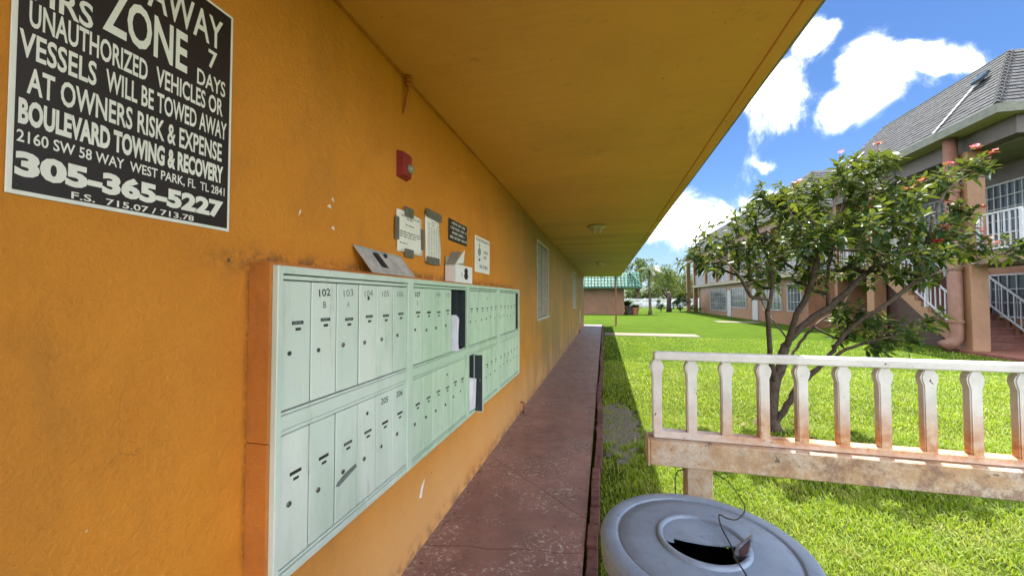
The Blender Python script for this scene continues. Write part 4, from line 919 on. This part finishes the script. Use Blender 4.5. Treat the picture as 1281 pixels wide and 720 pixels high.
# ------------------------------------------------------------------ the flowering tree
tree = thing('flowering_tree', (1.85, 4.85, 0), 'many stemmed tree with glossy leaves and red flowers on the lawn behind the railing', 'tree')
YT = 4.75
nodes = []     # position, parent
def limb(pts, y0, y1, parent=None):
    P_ = [(x_, y0 + (y1 - y0) * i / max(1, len(pts) - 1), z_) for i, (x_, z_) in enumerate(pts)]
    P_ = cat(P_, 4); last = parent
    for j, p_ in enumerate(P_):
        if j == 0 and parent is not None: continue
        nodes.append([Vector(p_) + Vector((random.uniform(-.006, .006), random.uniform(-.01, .01), 0)), last]); last = len(nodes) - 1
    return last
def near(x_, y_, z_): return min(range(len(nodes)), key=lambda i: (nodes[i][0] - Vector((x_, y_, z_))).length)
limb([(1.84, -.05), (1.80, .05), (1.79, .24), (1.83, .51), (1.90, .67), (1.93, .84), (1.99, .98)], 4.75, 4.8)
limb([(1.83, .53), (1.77, .77), (1.74, .94), (1.70, 1.25), (1.68, 1.43), (1.5, 1.47), (1.36, 1.71), (1.2, 1.85)], 4.75, 4.3, near(1.83, 4.75, .53))
limb([(1.70, 1.30), (1.79, 1.66), (1.78, 1.95), (1.72, 2.3)], 4.55, 4.9, near(1.7, 4.5, 1.3))
limb([(1.99, .98), (1.89, 1.21), (1.84, 1.43), (1.76, 1.72), (1.5, 2.0)], 4.8, 5.4, near(1.99, 4.8, .98))
limb([(1.99, .98), (2.17, 1.2), (2.34, 1.35), (2.53, 1.56), (2.71, 1.77), (2.89, 1.94), (3.1, 2.3)], 4.8, 4.6, near(1.99, 4.8, .98))
limb([(2.34, 1.35), (2.38, 1.7), (2.5, 2.1), (2.66, 2.6)], 4.72, 5.0, near(2.34, 4.72, 1.35))
limb([(1.96, .86), (2.0, 1.21), (2.08, 1.48), (2.11, 1.74), (2.2, 2.2), (2.24, 2.5)], 4.79, 4.3, near(1.96, 4.8, .9))
limb([(1.89, .64), (2.07, .85), (2.23, 1.04), (2.42, 1.2), (2.67, 1.35), (2.9, 1.75), (3.2, 2.0)], 4.78, 5.3, near(1.89, 4.78, .64))
limb([(1.80, .05), (1.93, .29), (2.02, .52), (2.16, .69), (2.28, .87), (2.35, 1.03), (2.5, 1.22), (2.67, 1.37), (2.96, 1.64), (3.29, 1.76), (3.5, 1.85)], 4.75, 4.35, near(1.80, 4.76, .05))
limb([(2.16, .69), (2.35, .90), (2.5, 1.0), (2.68, 1.08)], 4.62, 4.4, near(2.16, 4.6, .69))
limb([(2.96, 1.64), (3.1, 2.1), (3.3, 2.5), (3.6, 2.72)], 4.45, 4.7, near(2.96, 4.42, 1.64))
nlimb = len(nodes)
CLUMPS = [(1.03, 1.93, 0.22, 0.17, 10), (1.34, 2.19, 0.28, 0.24, 26), (1.71, 2.49, 0.24, 0.23, 26), (1.97, 2.56, 0.18, 0.18, 14), (1.54, 1.84, 0.33, 0.2, 22), (1.98, 2.1, 0.35, 0.34, 60), (2.32, 2.64, 0.19, 0.25, 30), (2.4, 2.17, 0.36, 0.33, 66), (2.72, 2.82, 0.18, 0.27, 34), (2.82, 2.39, 0.26, 0.29, 46), (3.08, 2.52, 0.14, 0.13, 8), (3.33, 2.66, 0.2, 0.09, 10), (3.63, 2.79, 0.13, 0.09, 9), (3.54, 2.35, 0.13, 0.08, 7), (3.25, 2.13, 0.24, 0.18, 30), (3.55, 1.94, 0.23, 0.14, 26), (2.82, 1.85, 0.3, 0.24, 44), (2.17, 1.74, 0.3, 0.16, 14), (3.16, 1.74, 0.17, 0.1, 10), (3.28, 1.25, 0.13, 0.08, 5), (2.7, 1.12, 0.26, 0.21, 40), (2.54, 1.37, 0.13, 0.1, 6), (1.74, 1.7, 0.23, 0.11, 6)]     # leafy clumps of the crown: x, z, half width, half height, number of leaf tips
targets = []
for ex_, ez_, rx_, rz_, n_ in CLUMPS:
    n_ = int(n_ * (1.0 if n_ > 25 else 1.15)); k = 0; dy_ = min(.95, rx_ * 2.6) if n_ > 24 else rx_ * 1.1
    for _ in range(n_ * 30):
        if k >= n_: break
        v_ = Vector((random.gauss(0, 1), random.gauss(0, 1), random.gauss(0, 1))).normalized() * random.random() ** .45
        p_ = Vector((ex_ + v_.x * rx_, YT + v_.y * dy_, ez_ + v_.z * rz_))
        if any((p_ - t_).length < .075 for t_ in targets): continue
        targets.append(p_); k += 1
root = Vector((1.85, 4.75, .4)); targets.sort(key=lambda p_: (p_ - root).length)
tips = []
for p_ in targets:
    dr_ = (p_ - root).length; best = None; bd = 1e9
    for i, (q, par) in enumerate(nodes):
        if q.z < .75: continue
        d_ = (p_ - q).length; dq = (q - root).length
        if dq > dr_: continue
        c_ = d_ * (1.0 + .6 * max(0, (q.z - p_.z)))
        if c_ < bd: bd = c_; best = i
    q = nodes[best][0]; n_ = max(2, int((p_ - q).length / .09)); last = best
    up = Vector((0, 0, min(.12, .3 * (p_ - q).length))); mid_ = (q + p_) / 2 - up * .6 + Vector((random.uniform(-.04, .04), random.uniform(-.04, .04), 0))
    for j in range(1, n_ + 1):
        u = j / n_; w = q * (1 - u) ** 2 + mid_ * 2 * u * (1 - u) + p_ * u * u
        nodes.append([w + (Vector((random.uniform(-1, 1), random.uniform(-1, 1), random.uniform(-1, 1))) * .008 if j < n_ else Vector()), last]); last = len(nodes) - 1
    tips.append(last)
cnt = [0] * len(nodes)
for i in tips:
    j = i
    while j is not None: cnt[j] += 1; j = nodes[j][1]
for i in range(nlimb): cnt[i] = max(cnt[i], 2)
for i in range(nlimb - 1, -1, -1):
    if nodes[i][1] is not None: cnt[nodes[i][1]] = max(cnt[nodes[i][1]], cnt[i])
rad = [min(.066, .0036 * c_ ** .42) * (1 + .45 * max(0, min(1, (1.0 - nodes[i_][0].z) / .7))) for i_, c_ in enumerate(cnt)]
kids = {}
for i, (q, par) in enumerate(nodes): kids.setdefault(par, []).append(i)
trunk, twig = MB(), MB(); stack = [(k, None) for k in kids.get(None, [])]
while stack:
    i, frm = stack.pop(); chain = ([frm] if frm is not None else []) + [i]; j = i
    while True:
        ks = sorted(kids.get(j, []), key=lambda k: -cnt[k])
        if not ks: break
        for k in ks[1:]: stack.append((k, j))
        j = ks[0]; chain.append(j)
    if len(chain) < 2: continue
    rs = [rad[k] for k in chain]
    if frm is not None: rs[0] = min(rad[frm] * .8, rs[1] * 1.15)
    if frm is None: rs[0] *= 1.5; rs[1] *= 1.2
    big_ = rs[min(1, len(rs) - 1)] > .011
    (trunk if big_ else twig).tube([nodes[k][0] for k in chain], rs, 9 if big_ else 5)
part('trunk', trunk, 'bark', tree, smooth=True); part('branches', twig, 'bark_pale', tree, smooth=True, kind='stuff')
LT = [leaf_shape(.100, .042, droop=.22), leaf_shape(.085, .038, droop=.05, fold=.3), leaf_shape(.115, .046, droop=.35, fold=.12)]
lm = [[], [], []]; flowers = []
for i in tips:
    p_ = nodes[i][0]; par = nodes[i][1]; ax = (p_ - nodes[par][0]).normalized(); ax = (ax + Vector((0, 0, .9))).normalized()
    a = ax.orthogonal().normalized(); b_ = ax.cross(a); k = random.randint(10, 16); ph = random.random() * 6
    sc = random.uniform(.85, 1.25)
    for j in range(k):
        w = ph + j * 2.4; el = 1.0 - 1.25 * (j / k) ; d_ = (a * math.cos(w) + b_ * math.sin(w)) * math.cos(el * .9) + ax * math.sin(el * .9)
        if j > k - 4: d_ = d_ - Vector((0, 0, .25))
        org = p_ - ax * (.11 * j / k)
        lm[random.randrange(3)].append((orient(org, d_, random.uniform(-.5, .5), sc * random.uniform(.8, 1.15) * (.75 + .3 * j / k)), (org - Vector(CAM)).length))
# 300 leaves that show largest as parts, the others as one mass
allm = sorted([(d_, v_, m_) for v_ in range(3) for m_, d_ in lm[v_]], key=lambda q: q[0])
lmesh = []
for L_ in LT:
    me = bpy.data.meshes.new('leaf'); me.from_pydata(L_[0], [], L_[1]); me.materials.append(MATS['shrub_leaf']); me.shade_smooth(); lmesh.append(me)
for d_, v_, m_ in allm[:300]: place('leaf', lmesh[v_], tree, m_)
rest = bulk_mesh('foliage', LT[0], [m_ for d_, v_, m_ in allm[300:] if v_ == 0], 'shrub_leaf', True)
fo = []
for v_ in range(3):
    me = bulk_mesh('foliage', LT[v_], [m_ for d_, vv_, m_ in allm[300:] if vv_ == v_], 'shrub_leaf', True); fo.append(me)
bmx = bmesh.new()
for me in fo: bmx.from_mesh(me)
me = bpy.data.meshes.new('foliage'); bmx.to_mesh(me); bmx.free(); me.materials.append(MATS['shrub_leaf'])
fol = link('foliage', me, tree, (0, 0, 0)); fol['kind'] = 'stuff'
# flower heads
FL = [(3.73, 2.86), (3.63, 2.6), (3.14, 2.87), (3.64, 2.29), (3.61, 2.13), (3.03, 2.61), (3.3, 2.42), (3.36, 2.36), (3.12, 1.95), (2.67, 2.07), (3.38, 1.94), (3.75, 1.96), (3.63, 1.98), (2.69, 3.15), (2.3, 2.96), (3.56, 2.91), (1.99, 2.7), (2.62, 2.33), (3.17, 2.08), (3.5, 2.06), (2.9, 2.45), (2.2, 2.1)]
for fx, fz in FL:
    c_ = Vector((fx, YT - random.uniform(.0, .4) * (1 if fx < 3.3 else .2), fz)); b = MB()
    i = min(tips, key=lambda k: (nodes[k][0] - c_).length); q = nodes[i][0]; dl = c_ - q; dl = dl.normalized() * min(dl.length, .06) + Vector((0, -.02, .05)); c_ = q + dl
    b.tube([q, (q + c_) / 2 + Vector((0, 0, .01)), c_], .0022, 4)
    nb_ = random.randint(4, 8)
    for k in range(nb_):
        cc_ = c_ + Vector((random.uniform(-.028, .028), random.uniform(-.028, .028), random.uniform(-.012, .02)))
        ax = Vector((random.uniform(-.6, .6), random.uniform(-.9, .2), 1)).normalized(); a = ax.orthogonal().normalized(); b2 = ax.cross(a)
        for j in range(5):
            w = j * 1.2566; dv = a * math.cos(w) + b2 * math.sin(w); sv = ax.cross(dv)
            b.add([cc_, cc_ + dv * .016 + sv * .009 + ax * .003, cc_ + dv * .026 + ax * .002, cc_ + dv * .016 - sv * .009 + ax * .003], [(0, 1, 2, 3)])
    part('flower_head', b, 'flower_red', tree, at=tuple(c_))

# ------------------------------------------------------------------ background plants
def bushy(name, lab, cat_, x, y, h, w, trunk_h, n, leafmat='tree_leaf', ls=.35, clumps=16, trunk_r=.15, group=None):
    t = thing(name, (x, y, 0), lab, cat_, group); rr = random.Random(int(x * 31 + y * 7))
    cl = []
    for i in range(clumps):
        u, a = rr.random(), rr.random() * 6.283; r_ = math.sqrt(rr.random()) * w * .5
        cz_ = trunk_h + (h - trunk_h) * (.12 + .8 * u) ; sh = math.sqrt(max(.1, 1 - abs(u - .35) ** 2 * 1.7)); cl.append((Vector((x + math.cos(a) * r_ * sh, y + math.sin(a) * r_ * sh, cz_)), w * rr.uniform(.10, .22)))
    b = MB(); b.tube([(x, y, -.05), (x + .05 * w * .2, y, trunk_h * .6), (x, y, trunk_h + (h - trunk_h) * .3)], [trunk_r * 1.3, trunk_r, trunk_r * .6], 8)
    for c_, r_ in cl: b.tube([(x, y, trunk_h * .9), tuple((Vector((x, y, trunk_h)) + c_) / 2 + Vector((0, 0, -.1))), tuple(c_)], [trunk_r * .5, trunk_r * .3, trunk_r * .1], 5)
    part('trunk', b, 'bark', t, smooth=True); ms = []
    for i in range(n):
        c_, r_ = rr.choice(cl); d_ = Vector((rr.gauss(0, 1), rr.gauss(0, 1), rr.gauss(0, 1))).normalized(); p_ = c_ + Vector((d_.x, d_.y, d_.z * .75)) * r_ * rr.uniform(.5, 1.1)
        if p_.z < .02: continue
        ms.append(orient(p_, d_ + Vector((rr.uniform(-.8, .8), rr.uniform(-.8, .8), rr.uniform(-.8, .4))), rr.uniform(-1, 1), ls * rr.uniform(.6, 1.3)))
    o = link('crown', bulk_mesh('crown', leaf_shape(1, .5), ms, leafmat), t, (0, 0, 0)); o['kind'] = 'stuff'
    return t
bushy('broadleaf_tree', 'dark spreading tree right behind the palm, beyond the white fence', 'tree', 10.5, 68, 6.8, 8.5, 1.3, 3600, clumps=26)
bushy('broadleaf_tree', 'broad dark tree nearest the far building, beyond the white fence', 'tree', 16.5, 74, 5.8, 8.0, 1.0, 3200, clumps=24)
bushy('broadleaf_tree', 'tall loose tree showing over the green tile roof', 'tree', 5.6, 66, 8.2, 5.0, 2.5, 1700, clumps=14)
bushy('broadleaf_tree', 'low dark tree between the planters and the palm, beyond the fence', 'tree', 6.6, 72, 4.2, 6.0, .7, 2200, clumps=20)
bushy('broadleaf_tree', 'distant tree seen between the pillars of the far building', 'tree', 24, 92, 6.5, 12, 1.0, 2800, clumps=26, ls=.5)
bushy('broadleaf_tree', 'pale distant tree behind the white fence right of the palm', 'tree', 13.5, 88, 6.0, 9, 1.0, 2400, clumps=22, ls=.5)
bushy('shrub', 'rounded green shrub beside the dark stump at the far side of the lawn', 'shrub', 7.9, 43.2, 2.1, 1.5, .15, 1800, ls=.14, clumps=18, trunk_r=.04)
bushy('shrub', 'small light green shrub left of the dark stump', 'shrub', 5.9, 42.6, 1.7, 1.0, .15, 800, ls=.12, clumps=10, trunk_r=.03)
bushy('shrub', 'low reddish shrub at the foot of the far building pillars', 'shrub', 9.0, 41.8, .6, 1.3, .05, 600, ls=.10, clumps=10, trunk_r=.02)
t = thing('dead_stump', (6.75, 43, 0), 'tall dark dead stump standing between two shrubs on the far lawn', 'stump')
part('trunk', MB().tube([(6.75, 43, -.05), (6.72, 43, .7), (6.78, 43, 1.4), (6.74, 43, 2.0)], [.30, .22, .24, .17], 10), 'bark', t, smooth=True)
part('cap', MB().lathe([(.17, 0), (.2, .1), (.1, .2)], (6.74, 43, 1.98), 10), 'bark_pale', t)
# potted plants
def pot(x, y, r_, h, lab, plant_h):
    t = thing('potted_plant', (x, y, 0), lab, 'plant', None)
    part('pot', MB().lathe([(r_ * .62, 0), (r_ * .9, h * .8), (r_, h * .82), (r_, h), (r_ * .88, h), (r_ * .85, h * .85)], (x, y, 0), 20), 'terracotta', t, smooth=False)
    ms = [orient((x + random.uniform(-.6, .6) * r_, y + random.uniform(-.6, .6) * r_, h * .9), (random.uniform(-.7, .7), random.uniform(-.7, .7), 1), 0, plant_h * random.uniform(.6, 1.1)) for _ in range(70)]
    o = link('leaves', bulk_mesh('leaves', leaf_shape(1, .22, droop=.4), ms, 'tree_leaf'), t, (0, 0, 0)); o['kind'] = 'stuff'
pot(2.72, 35.6, .38, .62, 'potted plant in a large terracotta pot at the corner of the green roofed building', .55)
pot(2.05, 36.2, .25, .75, 'slim potted plant standing against the side of the green roofed building', .8)
t = thing('storage_bin', (2.3, 35.3, 0), 'small dark bin beside the terracotta pot', 'bin'); part('body', MB().hexa([(2.05, 35.1, 0), (2.35, 35.1, 0), (2.35, 35.4, 0), (2.05, 35.4, 0), (2.0, 35.05, .7), (2.4, 35.05, .7), (2.4, 35.45, .7), (2.0, 35.45, .7)]), 'dark_metal', t); part('lid', MB().bbox(1.98, 2.42, 35.03, 35.47, .701, .76, .01), 'bin_brown', t)
# palm
pl_ = thing('palm_tree', (4.05, 36, 0), 'slender palm tree with drooping fronds standing on the far lawn', 'tree')
part('trunk', MB().tube([(4.05, 36, -.1), (4.06, 36, .5), (4.02, 36, 2.0), (3.98, 36, 3.6)], [.22, .13, .10, .09], 10), 'bark_pale', pl_, smooth=True)
part('crown_shaft', MB().tube([(3.98, 36, 3.58), (3.98, 36, 4.15)], [.11, .07], 10), 'tree_leaf', pl_, smooth=True)
for i in range(17):
    a = i * 2.4; el = .95 - .085 * i; L = 1.75; b = MB(); pts = []
    for j in range(9):
        u = j / 8; r_ = L * u * math.cos(el * (1 - u * .3)) ; z_ = 4.05 + L * u * math.sin(el) - 1.5 * u * u
        pts.append(Vector((3.98 + math.cos(a) * r_, 36 + math.sin(a) * r_, z_)))
    b.tube(pts, [.02 - .0018 * j for j in range(9)], 4)
    for j in range(1, 32):
        u = j / 32 * 8; k = int(u); p_ = pts[k].lerp(pts[min(8, k + 1)], u - k); tg = (pts[min(8, k + 1)] - pts[k]).normalized(); sd = tg.cross(Vector((0, 0, 1))).normalized()
        ll = .50 * math.sin(.35 + 2.5 * j / 32)
        for s in (-1, 1):
            e_ = p_ + (sd * s * .8 + tg * .5 - Vector((0, 0, .45))).normalized() * ll; b.add([p_ - tg * .022, p_ + tg * .022, e_], [(0, 1, 2)])
    part('frond', b, 'palm_leaf', pl_)

# ------------------------------------------------------------------ grass
def grass(region_n, y0, y1, dens, h, w, xmax=lambda y: 1.15 * y + 1.2):
    area = 0; P_ = []
    n = int(dens * (y1 - y0) * (xmax(y1) + .1)); ys = rng.uniform(y0, y1, n); xs = rng.uniform(-.025, xmax(y1), n)
    keep = xs < 1.15 * ys + 1.2
    keep &= ~((ys > 15.2) & (ys < 16.4) & (xs < 3.55)); keep &= ~((xs > 9.2) & (ys > 9.5)); keep &= ~((xs > 6.65) & (xs < 9.05) & (ys > 24.85) & (ys < 26.25))
    keep &= ~((ys > 16.4) & (ys < 20.9) & (xs < -.0))
    noi = np.sin(xs * 9.1 + np.sin(ys * 7.3) * 1.7) * np.sin(ys * 8.3 + np.sin(xs * 5.1) * 1.3)
    d1 = ((xs - .15) / .22) ** 2 + ((ys - 4.5) / .9) ** 2 + noi * .55 + .35 * np.sin(xs * 31 + 2 * np.sin(ys * 17)) ; keep &= ~((d1 < 1) & (rng.random(n) < .88))
    for (bx, by, rx, ry) in ((.78, 2.15, .10, .16), (1.85, 2.0, .18, .10), (1.80, 4.8, .35, .3), (.08, 3.1, .06, .3), (2.1, 2.6, .14, .09)):
        d2 = ((xs - bx) / rx) ** 2 + ((ys - by) / ry) ** 2 + noi * .5; keep &= ~((d2 < 1) & (rng.random(n) < .6))
    keep &= rng.random(n) < (.72 + .28 * noi + .1)
    xs, ys = xs[keep], ys[keep]; n = len(xs); noi = noi[keep]
    a = rng.uniform(0, 6.283, n); ln = rng.uniform(.1, 1.0, n); hh = h * rng.uniform(.45, 1.15, n) * (1 + .25 * noi)
    dx, dy = np.cos(a), np.sin(a); px, py = -dy, dx; ww = w * rng.uniform(.6, 1.2, n)
    def P(u, wf, z): return np.stack([xs + dx * u * ln * hh + px * ww * wf, ys + dy * u * ln * hh + py * ww * wf, hh * z * (1 - .25 * ln * u)], 1)
    v = np.stack([P(0, -.5, -.05), P(0, .5, -.05), P(.35, -.42, .6), P(.35, .42, .6), P(1.05, 0, 1.0)], 1).reshape(-1, 3); return v, n
V = []; NB = 0
for args in ((0, .6, 2.6, 15000, .042, .0050), (0, 2.6, 5.0, 8500, .045, .0065), (0, 5.0, 9.0, 2300, .042, .011), (0, 9.0, 15.0, 260, .032, .018)):
    v, n = grass(*args); V.append(v); NB += n
V = np.concatenate(V); k = np.arange(NB) * 5
loops = np.stack([k, k + 1, k + 3, k + 2, k + 2, k + 3, k + 4], 1).reshape(-1); tot = np.tile([4, 3], NB); start = np.concatenate([[0], np.cumsum(tot)[:-1]])
me = bpy.data.meshes.new('lawn_grass'); me.vertices.add(len(V)); me.vertices.foreach_set('co', V.ravel()); me.loops.add(len(loops)); me.loops.foreach_set('vertex_index', loops.astype(np.int32))
me.polygons.add(len(tot)); me.polygons.foreach_set('loop_start', start.astype(np.int32)); me.polygons.foreach_set('loop_total', tot.astype(np.int32)); me.update(calc_edges=True); me.materials.append(MATS['grass_blade'])
tag(link('lawn_grass', me), 'short bright green grass covering the lawn', kind='stuff')
# fallen leaves under the tree
ms = []
for i in range(18):
    a = random.random() * 6.28; r_ = random.uniform(.15, 1.1); q = Matrix.Translation((1.9 + math.cos(a) * r_, 4.6 + math.sin(a) * r_ * .8, .052)) @ Matrix.Rotation(a, 4, 'Z') @ Matrix.Rotation(random.uniform(-.4, .4), 4, 'X')
    ms.append(q)
simple('dead_leaf', (0.12, 0.08, 0.035), .8, .4, 20, rand=True)
tag(link('leaf_litter', bulk_mesh('leaf_litter', LT[0], ms, 'dead_leaf')), 'brown fallen leaves scattered under the flowering tree', kind='stuff')
# litter along the walkway edges and tufts over the bricks
ms = []
for i in range(150):
    x_ = random.choice((random.uniform(-1.0, -.93), random.uniform(-.2, -.125), random.uniform(-1.0, -.12))); y_ = 1.2 + 9 * random.random() ** 1.6
    ms.append(Matrix.Translation((x_, y_, .036)) @ Matrix.Rotation(random.random() * 6.28, 4, 'Z') @ Matrix.Rotation(random.uniform(-.3, .3), 4, 'X') @ Matrix.Diagonal((s_ := random.uniform(.08, .34), s_, s_, 1)))
tag(link('walkway_litter', bulk_mesh('walkway_litter', LT[1], ms, 'dead_leaf')), 'small dry leaf bits and crumbs scattered on the red walkway', kind='stuff')
